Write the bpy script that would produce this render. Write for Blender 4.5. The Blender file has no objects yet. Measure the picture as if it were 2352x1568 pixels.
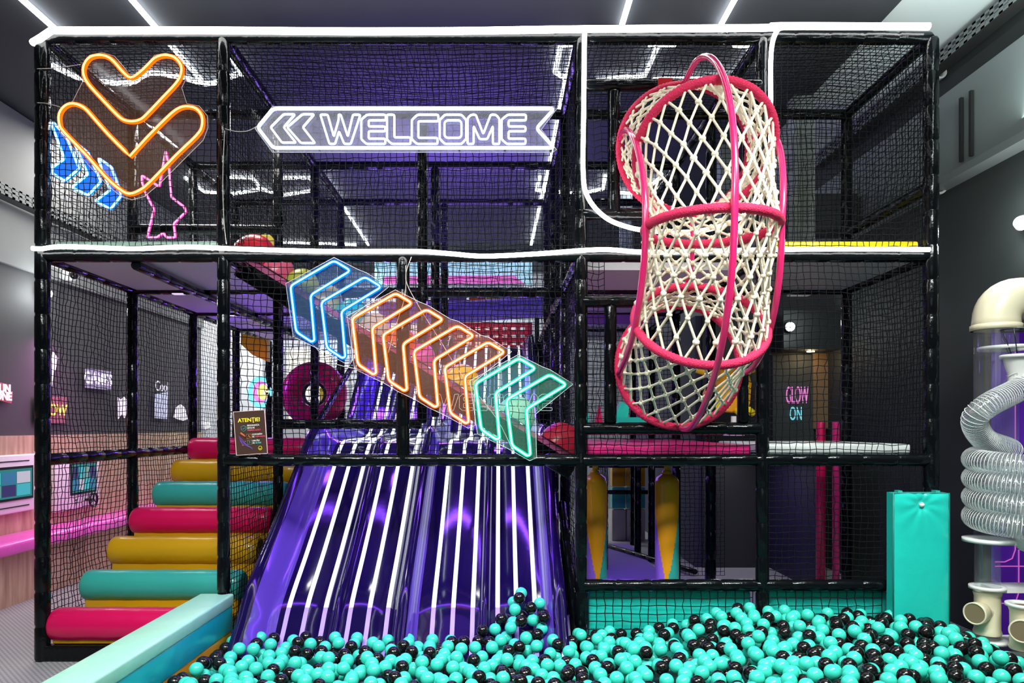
import bpy, bmesh, math, random
import numpy as np
from mathutils import Vector, Matrix, Euler
R = math.radians
random.seed(7); rng = np.random.default_rng(7)
C = bpy.context.scene.collection
SC = bpy.context.scene

# ------------------------------------------------------------------ camera, world, light, exposure
F = 1640.0; CAMY = -4.1; CAMZ = 1.34; VX = 1150.0; VY = 980.0
cam = bpy.data.cameras.new('camera'); cam.sensor_width = 36; cam.lens = 36 * F / 2352
cam.shift_x = 26 / 2352; cam.shift_y = 196 / 2352; cam.clip_start = .05
co = bpy.data.objects.new('camera', cam); C.objects.link(co)
co.location = (0, CAMY, CAMZ); co.rotation_euler = (R(90), 0, 0); SC.camera = co
SC.view_settings.view_transform = 'Standard'; SC.view_settings.look = 'None'
SC.view_settings.gamma = 1; SC.view_settings.exposure = 0.0; SC.view_settings.use_curve_mapping = False
w = bpy.data.worlds.new('world'); SC.world = w; w.use_nodes = True
w.node_tree.nodes['Background'].inputs[0].default_value = (.55, .6, .8, 1)
w.node_tree.nodes['Background'].inputs[1].default_value = .012

def light(name, kind, loc, power, col=(1, 1, 1), size=.2, size_y=None, target=None, spot=None):
    l = bpy.data.lights.new(name, kind); l.energy = power; l.color = col
    if kind == 'AREA':
        l.size = size
        if size_y: l.shape = 'RECTANGLE'; l.size_y = size_y
    else: l.shadow_soft_size = size
    if spot: l.spot_size = R(spot); l.spot_blend = .6
    o = bpy.data.objects.new(name, l); C.objects.link(o); o.location = loc
    if target is not None:
        o.rotation_euler = (Vector(target) - Vector(loc)).to_track_quat('-Z', 'Y').to_euler()
    return o
# room light in front of the play frame (ceiling fittings behind the camera, plus one added fill)
l_ = light('front_light', 'AREA', (-1.0, -3.2, 3.7), 72, (.95, 1, .98), 2.2, .5, (-.8, -.4, .3)); l_.data.spread = R(95)
l_ = light('front_light', 'AREA', (1.8, -2.4, 3.7), 58, (.93, 1, .97), 1.6, .4, (1.6, -.4, .3)); l_.data.spread = R(95)
light('front_light', 'AREA', (.4, -4.9, 2.3), 9, (.97, 1, .98), 3.0, 1.0, (.3, 0, .9))  # added low soft fill to brighten pit wall and domes, no real fitting
light('left_aisle_light', 'AREA', (-3.0, 1.8, 3.7), 115, (1, .95, .9), .4, 4.0, (-3.5, 2.2, 0))
light('bench_light', 'AREA', (-3.0, 2.0, 1.3), 14, (1, .35, .85), .15, 3.0, (-3.9, 2.0, .3))
light('back_room_light', 'AREA', (-2.6, 6.2, 3.5), 150, (1, 1, 1), 2.2, 2.2, (-2.4, 6.6, 0))
light('back_room_light', 'AREA', (-.3, 6.4, 3.6), 60, (.9, .95, 1), 2.0, 1.0, (-.3, 7.4, 1.8))
UV = (.22, .06, 1)
light('violet_lamp', 'AREA', (-.55, 1.1, 2.24), 13, UV, 1.6, .06, (-.55, .6, .6))
light('violet_lamp', 'POINT', (-.3, -.3, .75), 1.2, UV, .15)
light('violet_lamp', 'AREA', (-.55, -.0, 1.06), 3.5, UV, 1.7, .03, (-.55, -.5, 0))
light('violet_lamp', 'AREA', (-.55, 3.0, 2.2), 26, UV, 1.6, .1, (-.55, 2.9, 1))
light('violet_lamp', 'POINT', (-1.0, 1.3, 1.95), 5, UV, .05)
light('violet_lamp', 'POINT', (.2, 1.8, 1.9), 5, UV, .05)
light('violet_lamp', 'POINT', (-2.2, 2.3, 1.75), 9, UV, .05)
light('violet_ceiling_light', 'AREA', (-.5, 2.4, 2.9), 110, (.3, .15, 1), 1.4, 1.6, (-.5, 2.4, 4))
light('violet_floor_light', 'AREA', (.95, 1.6, 1.1), 10, (.35, .15, 1), .5, 1.6, (.95, 1.6, 0))
light('grey_floor_light', 'AREA', (2.2, 2.2, 1.1), 3, (1, .95, .95), .5, .3, (2.0, 2.2, 0))
light('right_wall_light', 'AREA', (2.7, -.4, 3.3), 16, (.85, 1, .97), .3, 2.0, (2.95, -.2, 4.4))
light('right_wall_light', 'AREA', (2.55, -1.2, 3.7), 16, (.85, 1, .97), .2, 1.6, (3.1, -.2, 3.0))

# ------------------------------------------------------------------ helpers
def sc_(y): return F / (y - CAMY)
def at(px, py, y):
    s = sc_(y); return Vector(((px - VX) / s, y, CAMZ - (py - VY) / s))

MATS = {}
def mat(name, col, rough=.5, metal=0, emit=None, es=0, bump=0, bscale=30, coat=0, alpha=1, spec=.5, sheen=0, var=0):
    if name in MATS: return MATS[name]
    m = bpy.data.materials.new(name); m.use_nodes = True; nt = m.node_tree
    b = nt.nodes['Principled BSDF']; I = b.inputs
    I['Base Color'].default_value = (*col, 1); I['Roughness'].default_value = rough; I['Metallic'].default_value = metal
    I['Specular IOR Level'].default_value = spec
    if coat: I['Coat Weight'].default_value = coat; I['Coat Roughness'].default_value = .08
    if emit: I['Emission Color'].default_value = (*emit, 1); I['Emission Strength'].default_value = es
    if alpha < 1: I['Alpha'].default_value = alpha
    tc = nt.nodes.new('ShaderNodeTexCoord')
    if bump:
        n = nt.nodes.new('ShaderNodeTexNoise'); n.inputs['Scale'].default_value = bscale; n.inputs['Detail'].default_value = 3
        nt.links.new(tc.outputs['Object'], n.inputs['Vector'])
        bp = nt.nodes.new('ShaderNodeBump'); bp.inputs['Strength'].default_value = bump; bp.inputs['Distance'].default_value = .02
        nt.links.new(n.outputs['Fac'], bp.inputs['Height']); nt.links.new(bp.outputs['Normal'], I['Normal'])
    if var:
        n = nt.nodes.new('ShaderNodeTexNoise'); n.inputs['Scale'].default_value = 2.3; n.inputs['Detail'].default_value = 4
        nt.links.new(tc.outputs['Object'], n.inputs['Vector'])
        mx = nt.nodes.new('ShaderNodeMix'); mx.data_type = 'RGBA'
        mx.inputs[6].default_value = (*[c * (1 - var) for c in col], 1); mx.inputs[7].default_value = (*[min(1, c * (1 + var)) for c in col], 1)
        nt.links.new(n.outputs['Fac'], mx.inputs[0]); nt.links.new(mx.outputs[2], I['Base Color'])
    MATS[name] = m; return m

def glow(name, col, strength):
    if name in MATS: return MATS[name]
    m = bpy.data.materials.new(name); m.use_nodes = True; nt = m.node_tree; nt.nodes.clear()
    e = nt.nodes.new('ShaderNodeEmission'); e.inputs[0].default_value = (*col, 1); e.inputs[1].default_value = strength
    o = nt.nodes.new('ShaderNodeOutputMaterial'); nt.links.new(e.outputs[0], o.inputs[0]); MATS[name] = m; return m

def clear(name, tint=(1, 1, 1), haze=.06, gl=.05, hazecol=(1, 1, 1)):
    if name in MATS: return MATS[name]
    m = bpy.data.materials.new(name); m.use_nodes = True; nt = m.node_tree; nt.nodes.clear(); N = nt.nodes.new
    t = N('ShaderNodeBsdfTransparent'); t.inputs[0].default_value = (*tint, 1)
    d = N('ShaderNodeBsdfTranslucent'); d.inputs[0].default_value = (*hazecol, 1)
    d2 = N('ShaderNodeBsdfDiffuse'); d2.inputs[0].default_value = (*hazecol, 1)
    ad = N('ShaderNodeMixShader'); ad.inputs[0].default_value = .5
    g = N('ShaderNodeBsdfGlossy'); g.inputs[1].default_value = .08
    m1 = N('ShaderNodeMixShader'); m1.inputs[0].default_value = haze
    m2 = N('ShaderNodeMixShader'); m2.inputs[0].default_value = gl
    o = N('ShaderNodeOutputMaterial'); L = nt.links.new
    L(d.outputs[0], ad.inputs[1]); L(d2.outputs[0], ad.inputs[2])
    L(t.outputs[0], m1.inputs[1]); L(ad.outputs[0], m1.inputs[2]); L(m1.outputs[0], m2.inputs[1]); L(g.outputs[0], m2.inputs[2]); L(m2.outputs[0], o.inputs[0])
    MATS[name] = m; return m

def tag(o, label=None, cat=None, group=None, kind=None):
    if label: o['label'] = label
    if cat: o['category'] = cat
    if group: o['group'] = group
    if kind: o['kind'] = kind
    return o
def thing(name, label, cat, loc=(0, 0, 0), group=None, rot=None):
    o = bpy.data.objects.new(name, None); C.objects.link(o); o.location = loc; o.empty_display_size = .05
    if rot: o.rotation_euler = rot
    return tag(o, label, cat, group)

def home(p):      # local offset that puts a child's mesh at its world place
    t = Vector((0, 0, 0))
    while p is not None: t -= Vector(p.location); p = p.parent
    return t
class MB:
    def __init__(s): s.v = []; s.f = []; s.mi = []; s.sm = []
    def add(s, vs, fs, mi=0, smooth=False):
        k = len(s.v); s.v += [tuple(v) for v in vs]
        for f in fs: s.f.append([i + k for i in f]); s.mi.append(mi); s.sm.append(smooth)
        return s
    def box(s, lo, hi, mi=0):
        x0, y0, z0 = lo; x1, y1, z1 = hi
        if x0 > x1: x0, x1 = x1, x0
        if y0 > y1: y0, y1 = y1, y0
        if z0 > z1: z0, z1 = z1, z0
        return s.add([(x0,y0,z0),(x1,y0,z0),(x1,y1,z0),(x0,y1,z0),(x0,y0,z1),(x1,y0,z1),(x1,y1,z1),(x0,y1,z1)],
              [(0,3,2,1),(4,5,6,7),(0,1,5,4),(1,2,6,5),(2,3,7,6),(3,0,4,7)], mi)
    def tube(s, pts, r, n=8, closed=False, mi=0, caps=True, rf=None, fixed=None, smooth=True):
        pts = [Vector(p) for p in pts]; m = len(pts); k = len(s.v); T = []
        for i in range(m):
            if closed: t = pts[(i + 1) % m] - pts[i - 1]
            else: t = pts[min(i + 1, m - 1)] - pts[max(i - 1, 0)]
            T.append(t.normalized() if t.length > 1e-9 else Vector((0, 0, 1)))
        a = Vector((0, 0, 1)) if abs(T[0].z) < .9 else Vector((1, 0, 0))
        u = T[0].cross(a).normalized()
        vs = []
        for i in range(m):
            if fixed is not None:
                u = T[i].cross(fixed).normalized()
            else:
                u = (u - T[i] * u.dot(T[i])); u = u.normalized() if u.length > 1e-6 else T[i].orthogonal().normalized()
            w_ = T[i].cross(u)
            rr = rf(i) if rf else r
            for j in range(n):
                an = 2 * math.pi * j / n; vs.append(pts[i] + (u * math.cos(an) + w_ * math.sin(an)) * rr)
        fs = []
        for i in range(m if closed else m - 1):
            i2 = (i + 1) % m
            for j in range(n): fs.append((i * n + j, i * n + (j + 1) % n, i2 * n + (j + 1) % n, i2 * n + j))
        s.add(vs, fs, mi, smooth)
        if caps and not closed:
            s.add([], [], mi); s.f.append([k + j for j in range(n)][::-1]); s.mi.append(mi); s.sm.append(False)
            s.f.append([k + (m - 1) * n + j for j in range(n)]); s.mi.append(mi); s.sm.append(False)
        return s
    def ball(s, c, r, n=12, mi=0, sx=1, sy=1, sz=1):
        vs = []; fs = []; c = Vector(c)
        for i in range(n + 1):
            th = math.pi * i / n
            for j in range(2 * n):
                ph = math.pi * j / n
                vs.append(c + Vector((math.sin(th) * math.cos(ph) * r * sx, math.sin(th) * math.sin(ph) * r * sy, math.cos(th) * r * sz)))
        q = 2 * n
        for i in range(n):
            for j in range(q): fs.append((i*q+j, (i+1)*q+j, (i+1)*q+(j+1) % q, i*q+(j+1) % q))
        return s.add(vs, fs, mi, True)
    def prism(s, poly, d, mi=0):      # poly: list of Vector (planar), extruded by vector d
        poly = [Vector(p) for p in poly]; d = Vector(d); n = len(poly)
        return s.add(poly + [p + d for p in poly], [tuple(range(n)), tuple(range(2*n-1, n-1, -1))] + [(i, (i+n), ((i+1) % n)+n, (i+1) % n) for i in range(n)], mi)
    def lathe(s, c, prof, n=24, mi=0, axis='z', smooth=True):
        c = Vector(c); vs = []; fs = []
        for (r, h) in prof:
            for j in range(n):
                a = 2 * math.pi * j / n; x, y = r * math.cos(a), r * math.sin(a)
                vs.append(c + (Vector((x, y, h)) if axis == 'z' else Vector((x, h, y)) if axis == 'y' else Vector((h, x, y))))
        for i in range(len(prof) - 1):
            for j in range(n): fs.append((i*n+j, i*n+(j+1) % n, (i+1)*n+(j+1) % n, (i+1)*n+j))
        return s.add(vs, fs, mi, smooth)
    def build(s, name, m, parent=None, loc=None, bevel=0, fix=True):
        me = bpy.data.meshes.new(name); me.from_pydata(s.v, [], s.f)
        for mm in (m if isinstance(m, (list, tuple)) else [m]): me.materials.append(mm)
        me.polygons.foreach_set('material_index', s.mi); me.polygons.foreach_set('use_smooth', s.sm); me.update()
        if fix:
            bm = bmesh.new(); bm.from_mesh(me); bmesh.ops.recalc_face_normals(bm, faces=bm.faces); bm.to_mesh(me); bm.free()
        o = bpy.data.objects.new(name, me); C.objects.link(o)
        if loc is not None: o.location = loc
        if parent is not None:
            o.parent = parent
            if loc is None: o.location = home(parent)
        if bevel:
            b = o.modifiers.new('bevel', 'BEVEL'); b.width = bevel; b.segments = 3; b.limit_method = 'ANGLE'
            for p in me.polygons: p.use_smooth = True
        return o
def sub(o):   # sub-parts of a mesh part that itself sits at world zero: cancel nothing
    return o
def struct(name, mb, m, **k):
    o = mb.build(name, m, **k); o['kind'] = 'structure'; return o

def rounded(pts, rad=.02, seg=5, closed=True):
    out = []; n = len(pts)
    for i in range(n):
        p = Vector(pts[i])
        if not closed and i in (0, n - 1): out.append(p); continue
        a = Vector(pts[i - 1]); b = Vector(pts[(i + 1) % n])
        da, db = a - p, b - p
        r_ = min(rad, da.length * .45, db.length * .45)
        if r_ < 1e-5: out.append(p); continue
        pa = p + da.normalized() * r_; pb = p + db.normalized() * r_
        for k in range(seg + 1):
            t = k / seg; out.append(pa * (1-t)**2 + p * 2*t*(1-t) + pb * t*t)
    return out
def spline(pts, seg=8, closed=False):
    P = [Vector(p) for p in pts]; n = len(P); out = []
    for i in range(n if closed else n - 1):
        p0 = P[i-1] if (closed or i > 0) else P[0]; p1 = P[i]; p2 = P[(i+1) % n]; p3 = P[(i+2) % n] if (closed or i + 2 < n) else P[n-1]
        for k in range(seg):
            t = k / seg
            out.append(.5 * ((2*p1) + (p2-p0)*t + (2*p0-5*p1+4*p2-p3)*t*t + (3*p1-p0-3*p2+p3)*t**3))
    if not closed: out.append(P[-1])
    return out

def text(name, s, loc, size, m, rot=(R(90), 0, 0), parent=None, ext=.002, bold=0, align='CENTER', sx=1):
    cu = bpy.data.curves.new(name, 'FONT'); cu.body = s; cu.size = size; cu.extrude = ext; cu.offset = bold; cu.align_x = align; cu.align_y = 'CENTER'
    tmp = bpy.data.objects.new('tmp_text', cu); C.objects.link(tmp); bpy.context.view_layer.update()
    me = bpy.data.meshes.new_from_object(tmp.evaluated_get(bpy.context.evaluated_depsgraph_get())); bpy.data.objects.remove(tmp)
    me.materials.clear(); me.materials.append(m)
    me.transform(Matrix.Diagonal((sx, 1, 1, 1)))
    me.transform(Euler(rot).to_matrix().to_4x4()); me.transform(Matrix.Translation(Vector(loc)))
    o = bpy.data.objects.new(name, me); C.objects.link(o)
    if parent is not None: o.parent = parent; o.location = home(parent)
    return o

# ------------------------------------------------------------------ materials
black_vinyl = mat('black_vinyl', (.003, .004, .005), .15, bump=.16, bscale=24, spec=.24)
net_mat = mat('net_black', (.004, .005, .007), .7, spec=.15)
led_white = glow('led_white', (1, .985, .95), 16)
led_ceil = glow('led_ceiling', (.93, .97, 1), 10)
def vinyl(n, c, r=.28): return mat(n, c, r, bump=.25, bscale=9, coat=.15, spec=.35)
v_pink = vinyl('vinyl_magenta', (.62, .004, .09)); v_yel = vinyl('vinyl_mustard', (.56, .30, .006))
v_teal = vinyl('vinyl_teal', (.035, .36, .31)); v_mint = vinyl('vinyl_mint', (.42, .85, .66)); v_turq = vinyl('vinyl_turquoise', (.015, .54, .45))
v_orange = vinyl('vinyl_orange', (.8, .33, .01)); v_white = vinyl('vinyl_white', (.72, .76, .74)); v_red = vinyl('vinyl_red', (.65, .01, .02))
v_violet = vinyl('vinyl_violet', (.3, .13, .8))
pink_paint = mat('pink_paint', (.68, .02, .14), .22, coat=.4); pink_cord = mat('pink_cord', (.75, .012, .09), .6, bump=.5, bscale=160)
rope_mat = mat('cream_rope', (.86, .79, .60), .7, bump=.3, bscale=120)
acrylic = clear('acrylic', haze=.035, gl=.04)
cream = mat('cream_plastic', (.78, .70, .50), .3); white_pl = mat('white_plastic', (.75, .75, .72), .4)
grey_metal = mat('grey_metal', (.2, .22, .22), .45, .3)

# ------------------------------------------------------------------ the room
LX, RX, BY, FY, CZ = -3.9, 3.1, 7.6, -5.5, 3.87
def floor_mat():
    m = mat('floor_tile', (.40, .41, .42), .42); nt = m.node_tree; b = nt.nodes['Principled BSDF']
    tc = nt.nodes.new('ShaderNodeTexCoord'); mp = nt.nodes.new('ShaderNodeMapping'); mp.inputs['Rotation'].default_value = (0, 0, R(45))
    nt.links.new(tc.outputs['Object'], mp.inputs[0])
    v = nt.nodes.new('ShaderNodeTexVoronoi'); v.inputs['Scale'].default_value = 45; v.inputs['Randomness'].default_value = 0
    nt.links.new(mp.outputs[0], v.inputs['Vector'])
    r_ = nt.nodes.new('ShaderNodeValToRGB'); r_.color_ramp.elements[0].position = .25; r_.color_ramp.elements[0].color = (.5, .5, .51, 1)
    r_.color_ramp.elements[1].position = .42; r_.color_ramp.elements[1].color = (.26, .27, .28, 1)
    nt.links.new(v.outputs['Distance'], r_.inputs[0]); nt.links.new(r_.outputs[0], b.inputs['Base Color'])
    bp = nt.nodes.new('ShaderNodeBump'); bp.inputs['Strength'].default_value = .4; bp.inputs['Distance'].default_value = .004; bp.invert = True
    nt.links.new(v.outputs['Distance'], bp.inputs['Height']); nt.links.new(bp.outputs[0], b.inputs['Normal']); return m
struct('floor', MB().box((LX, FY, -.06), (RX + .3, BY, 0)), floor_mat())
struct('ceiling', MB().box((LX, FY, CZ), (2.38, BY, CZ + .1)), mat('ceiling_paint', (.045, .05, .06), .8, var=.15))
struct('trim_1', MB().box((2.38, FY, CZ + .02), (RX, BY, CZ + .1)), mat('ceiling_pale_grey', (.62, .68, .68), .8, var=.1))
dark_wall = mat('wall_charcoal', (.055, .053, .056), .75, var=.2); grey_wall = mat('wall_grey', (.20, .21, .21), .8, var=.12)
def wood_mat():
    m = mat('wood_panel', (.5, .36, .22), .45); nt = m.node_tree; b = nt.nodes['Principled BSDF']
    tc = nt.nodes.new('ShaderNodeTexCoord'); mp = nt.nodes.new('ShaderNodeMapping'); mp.inputs['Scale'].default_value = (6, 7, .8)
    n = nt.nodes.new('ShaderNodeTexNoise'); n.inputs['Scale'].default_value = 3; n.inputs['Detail'].default_value = 8
    r_ = nt.nodes.new('ShaderNodeValToRGB'); r_.color_ramp.elements[0].position = .3; r_.color_ramp.elements[0].color = (.36, .23, .13, 1)
    r_.color_ramp.elements[1].position = .7; r_.color_ramp.elements[1].color = (.62, .46, .30, 1)
    nt.links.new(tc.outputs['Object'], mp.inputs[0]); nt.links.new(mp.outputs[0], n.inputs['Vector']); nt.links.new(n.outputs['Fac'], r_.inputs[0]); nt.links.new(r_.outputs[0], b.inputs['Base Color']); return m
wood = wood_mat()
struct('wall_left', MB().box((LX - .12, FY, 0), (LX, 5.2, CZ), 0), dark_wall)
struct('trim_2', MB().box((LX, FY, 2.62), (LX + .03, 5.2, 3.86), 0), grey_wall)
struct('trim_3', MB().box((LX, FY, 0), (LX + .02, 5.2, 1.27), 0), wood)
struct('wall_left_far', MB().box((LX - .12, 5.2, 0), (LX, BY, CZ)), mat('wall_pale', (.55, .57, .6), .8, var=.08))
struct('wall_right', MB().box((RX, FY, 0), (RX + .12, BY, CZ + .1)), mat('wall_dark_green_grey', (.024, .030, .029), .7, var=.2))
struct('trim_4', MB().box((RX - .06, FY, 3.03), (RX, BY, 3.62)), mat('duct_grey', (.2, .23, .225), .6, var=.1), bevel=.004)
struct('trim_5', MB().box((RX - .12, FY, 2.98), (RX, BY, 3.03)), grey_metal)
struct('wall_front', MB().box((LX, FY - .1, 0), (RX, FY, CZ)), dark_wall)
struct('wall_back', MB().box((LX, BY, 0), (RX, BY + .1, CZ)), mat('wall_back_grey', (.30, .31, .34), .8, var=.15))
indigo_wall = mat('wall_indigo', (.012, .007, .04), .6)
# dark booth behind the right bays
struct('wall_inner_1', MB().box((1.92, 2.7, 0), (RX, 2.8, 2.4)), mat('wall_booth', (.006, .006, .012), .6))
struct('wall_inner_2', MB().box((1.86, 2.72, 0), (1.92, 6.2, 2.4)), indigo_wall)
struct('wall_inner_3', MB().box((2.56, 1.7, 0), (2.62, 2.7, 1.16)), indigo_wall)
# pale pillars seen through the upper right netting
for i, (x0, x1, y, z0) in enumerate([(2.24, 2.4, 1.35, 2.36), (1.98, 2.1, 2.3, 2.4), (1.3, 1.42, 3.6, 2.4)]):
    struct('trim_%d' % (6 + i), MB().box((x0, y, z0), (x1, y + .14, CZ)), mat('pillar_grey', (.24, .28, .27), .7))
struct('trim_9', MB().box((2.0, 1.9, 3.0), (RX - .1, 2.2, 3.3)), mat('duct_black', (.015, .017, .017), .5))

# perforated cable trays
def tray(x, z, y0, y1, label, side):
    o = thing('cable_tray', label, 'cable tray', (x, y0, z))
    b = MB(); h = .085
    n = int((y1 - y0) / .08); ys = [y0 + i * .08 for i in range(n)]
    b.box((x, y0, z), (x + .008, y1, z + .014)); b.box((x, y0, z + h - .014), (x + .008, y1, z + h)); b.box((x, y0, z + h * .42), (x + .008, y1, z + h * .58))
    for y in ys: b.box((x, y, z), (x + .008, y + .035, z + h))
    b.build('perforated_rail', grey_metal, o)
    MB().box((x, y0, z - .004), (x + side * .09, y1, z)).build('tray_floor', mat('tray_dark', (.02, .02, .02), .5), o)
tray(RX - .16, 3.77, -2.0, 2.6, 'grey perforated cable tray high on the right wall above the duct', 1)
tray(LX + .13, 3.10, -1.0, 4.8, 'grey perforated cable tray along the upper left wall', -1)
for (z, y) in ((3.80, .85), (3.0, .85)):
    tag(MB().lathe((RX - .05, y, z), [(.045, 0), (.045, .05), (.03, .05), (.03, 0), (.045, 0)], 20, axis='y').build('pipe_clamp', white_pl),
        'pale ring clamp on the right wall by the %s' % ('cable tray' if z > 3.2 else 'lower duct edge'), 'clamp')
o = thing('wall_bracket', 'pair of thin dark upright rods on the grey duct at right', 'bracket', (RX - .07, .5, 3.1))
for y in (.48, .58): MB().box((RX - .085, y, 3.08), (RX - .065, y + .02, 3.5)).build('rod', mat('rod_dark', (.02, .02, .02), .4), o)

# ------------------------------------------------------------------ light lines on the ceiling
def strip(label, pts, r=.018, group=None, m=led_ceil):
    o = MB().tube(pts, r, 6).build('ceiling_light_strip', m); tag(o, label, 'light strip', group); return o
zc = CZ - .03
def cz(px, py):
    s = (VY - py) / (zc - CAMZ); y = F / s + CAMY; return Vector(((px - VX) / s, y, zc))
def seg(a, b): return [cz(*a), cz(*b)]
strip('straight white light line at far left of the ceiling, ending near the frame corner', [Vector((-2.8, -3.5, zc)), Vector((-2.8, .5, zc))])
strip('straight white light line on the ceiling above the orange heart sign', [Vector((-2.16, -3.5, zc)), Vector((-2.16, 1.05, zc))])
strip('straight white light line on the ceiling above the net tunnel, left of two', [Vector((.755, -3.5, zc)), Vector((.755, .4, zc))])
strip('straight white light line on the ceiling above the net tunnel, right of two', [Vector((1.37, -3.5, zc)), Vector((1.37, .4, zc))])
strip('wavy white light line crossing the ceiling behind the orange heart sign', spline([cz(120, 150), cz(180, 178), cz(240, 188), cz(300, 190), cz(345, 168), cz(420, 178), cz(480, 192), cz(550, 168)], 5))
strip('short white light line behind the frame corner post by the welcome sign', seg((530, 130), (556, 170)))
strip('zigzag white light line on the ceiling beyond the welcome arrow end', [cz(1318, 102), cz(1288, 104), cz(1275, 165), cz(1300, 180)])
strip('long white light line running back beside the purple beam on the right', [cz(1322, 104), cz(1298, 190), cz(1278, 290), cz(1262, 380), cz(1240, 470), cz(1220, 562)])
strip('crooked white light line on the ceiling above the net tunnel mouth', [cz(1490, 101), cz(1552, 101), cz(1512, 103), cz(1482, 172), cz(1370, 186)])
strip('white light line bending down to the right above the tunnel top', [cz(1685, 102), cz(1738, 108), cz(1682, 180), cz(1500, 184)])
strip('far white light line with a fork seen left of the inner posts', [cz(425, 408), cz(470, 440), cz(530, 446), cz(600, 434), cz(580, 408), cz(528, 406)])
strip('far white zigzag light line right of the first inner post', [cz(640, 408), cz(712, 408), cz(725, 436), cz(650, 448), cz(600, 434)])
strip('long thin white light line slanting away behind the welcome sign', seg((745, 408), (846, 562)))
strip('far white light line low under the welcome sign, near the red dome', seg((650, 556), (820, 562)))
strip('far white zigzag light line left of the net tunnel at mid height', [cz(1240, 405), cz(1232, 436), cz(1330, 444), cz(1385, 434), cz(1390, 404)])
strip('far white light line just behind the tunnel left edge', [cz(1400, 440), cz(1470, 446), cz(1520, 405)])

# wall spotlights
def spot_lamp(loc, label, out, p=5):
    loc = Vector(loc); o = thing('spotlight', label, 'spotlight', loc); d = Vector(out).normalized()
    b = MB().tube([loc, loc + d * .05], .045, 16); b = b.build('lamp_body', mat('lamp_black', (.02, .02, .02), .4), o)
    MB().ball(loc + d * .06, .036, 10).build('bulb', glow('spot_glow', (.93, 1, 1), 60), b)
    light('spot_beam', 'POINT', loc + d * .16, p, (.9, 1, 1), .04)
spot_lamp((-3.86, 1.92, 2.47), 'bright round spotlight on the left wall below the camera dome', (1, -.4, -.2), 8)
spot_lamp(at(1810, 752, 2.395), 'bright round spotlight on the dark wall above the pink glow lettering', (0, -1, 0), 3)
spot_lamp((3.06, .05, 2.52), 'bright round spotlight on the right wall above the ball tubes', (-.9, -.4, 0), 12)
cc = thing('security_camera', 'white round security camera on the left wall beside the frame corner', 'security camera', (-3.85, 2.2, 2.68))
MB().tube([(-3.87, 2.2, 2.68), (-3.76, 2.2, 2.68)], .05, 20).build('camera_body', white_pl, cc)
MB().ball((-3.74, 2.16, 2.67), .036, 10).build('lens', mat('lens_black', (.01, .01, .01), .1), cc)
# ceiling fog: none

# ------------------------------------------------------------------ left wall: signs, screens, bench
def lw(px, py):
    s = (px - VX) / (LX + .03); return Vector((LX + .03, F / s + CAMY, CAMZ - (py - VY) / s))
def wall_card(name, px_poly, m, parent, dx=.006):
    P = [lw(*p) for p in px_poly]; return MB().prism(P, (dx, 0, 0)).build(name, m, parent)
LR = (R(90), 0, R(90))
rose = mat('decal_rose', (.55, .10, .13), .6, emit=(.55, .1, .13), es=.12); decal_white = mat('decal_white', (.85, .82, .88), .6, emit=(.9, .85, 1), es=.5)
p0 = lw(0, 900)
s1 = thing('wall_sign', 'two rose plates lettered FUN ZONE at the left edge on the dark wall', 'wall sign', p0)
wall_card('plate', [(-60, 862), (22, 884), (19, 903), (-60, 885)], rose, s1)
wall_card('plate', [(-60, 885), (28, 899), (25, 926), (-60, 905)], rose, s1)
q = lw(4, 891); text('lettering', 'FUN', (LX + .041, q.y, q.z - .005), .088, mat('letter_white', (.9, .85, .88), .5, emit=(1, .9, .95), es=.4), LR, s1, bold=.004)
q = lw(-1, 908); text('lettering', 'ZONE', (LX + .041, q.y, q.z - .006), .088, MATS['letter_white'], LR, s1, bold=.004)
b_ = wall_card('lightning_sign', [(121, 808), (132, 822), (126, 850), (122, 850), (118, 890), (113, 846), (112, 828), (117, 835)], decal_white, None)
tag(b_, 'white lightning bolt sign on the dark wall beside the left corner post', 'wall sign')
s2 = thing('wall_sign', 'dark rose plate with yellow tube lettering GLOW behind the corner post', 'wall sign', lw(110, 940))
wall_card('plate', [(80, 909), (152, 911), (150, 971), (80, 972)], mat('decal_dusk', (.28, .09, .12), .6), s2)
q = lw(117, 942); text('lettering', 'GLOW', (LX + .041, q.y, q.z), .135, mat('letter_yellow', (.9, .8, .15), .5, emit=(1, .8, .1), es=.7), LR, s2, bold=.002)
s3 = thing('wall_sign', 'pale lilac plate lettered GAMES on the dark wall', 'wall sign', lw(225, 870))
wall_card('plate', [(195, 845), (254, 853), (254, 896), (195, 890)], mat('decal_lilac', (.38, .33, .48), .6, emit=(.6, .5, .8), es=.15), s3)
q = lw(224, 871); text('lettering', 'GAMES', (LX + .041, q.y, q.z), .15, decal_white, LR, s3, bold=.004)
tag(wall_card('wall_sign', [(270, 912), (277, 918), (284, 911), (292, 919), (300, 911), (300, 956), (290, 950), (285, 960), (279, 950), (271, 962)], decal_white, None), 'jagged white and lilac sign left of the first inner stair post', 'wall sign')
s4 = thing('wall_sign', 'tall pale sign with script lettering between the inner stair posts', 'wall sign', lw(368, 920))
wall_card('plate', [(355, 905), (385, 900), (384, 962), (355, 960)], mat('decal_ice', (.55, .58, .7), .6, emit=(.7, .75, 1), es=.3), s4)
q = lw(370, 888); text('lettering', 'Cool', (LX + .041, q.y, q.z), .16, decal_white, LR, s4)
tag(wall_card('wall_sign', [(398, 958), (404, 935), (414, 928), (424, 936), (430, 962), (420, 966), (406, 962)], decal_white, None), 'rounded white glowing sign near the far end of the left wall', 'wall sign')
tag(wall_card('wall_sign', [(466, 972), (480, 966), (484, 980), (470, 986)], decal_white, None), 'small white slanted sign at the far end of the left wall', 'wall sign')

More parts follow.
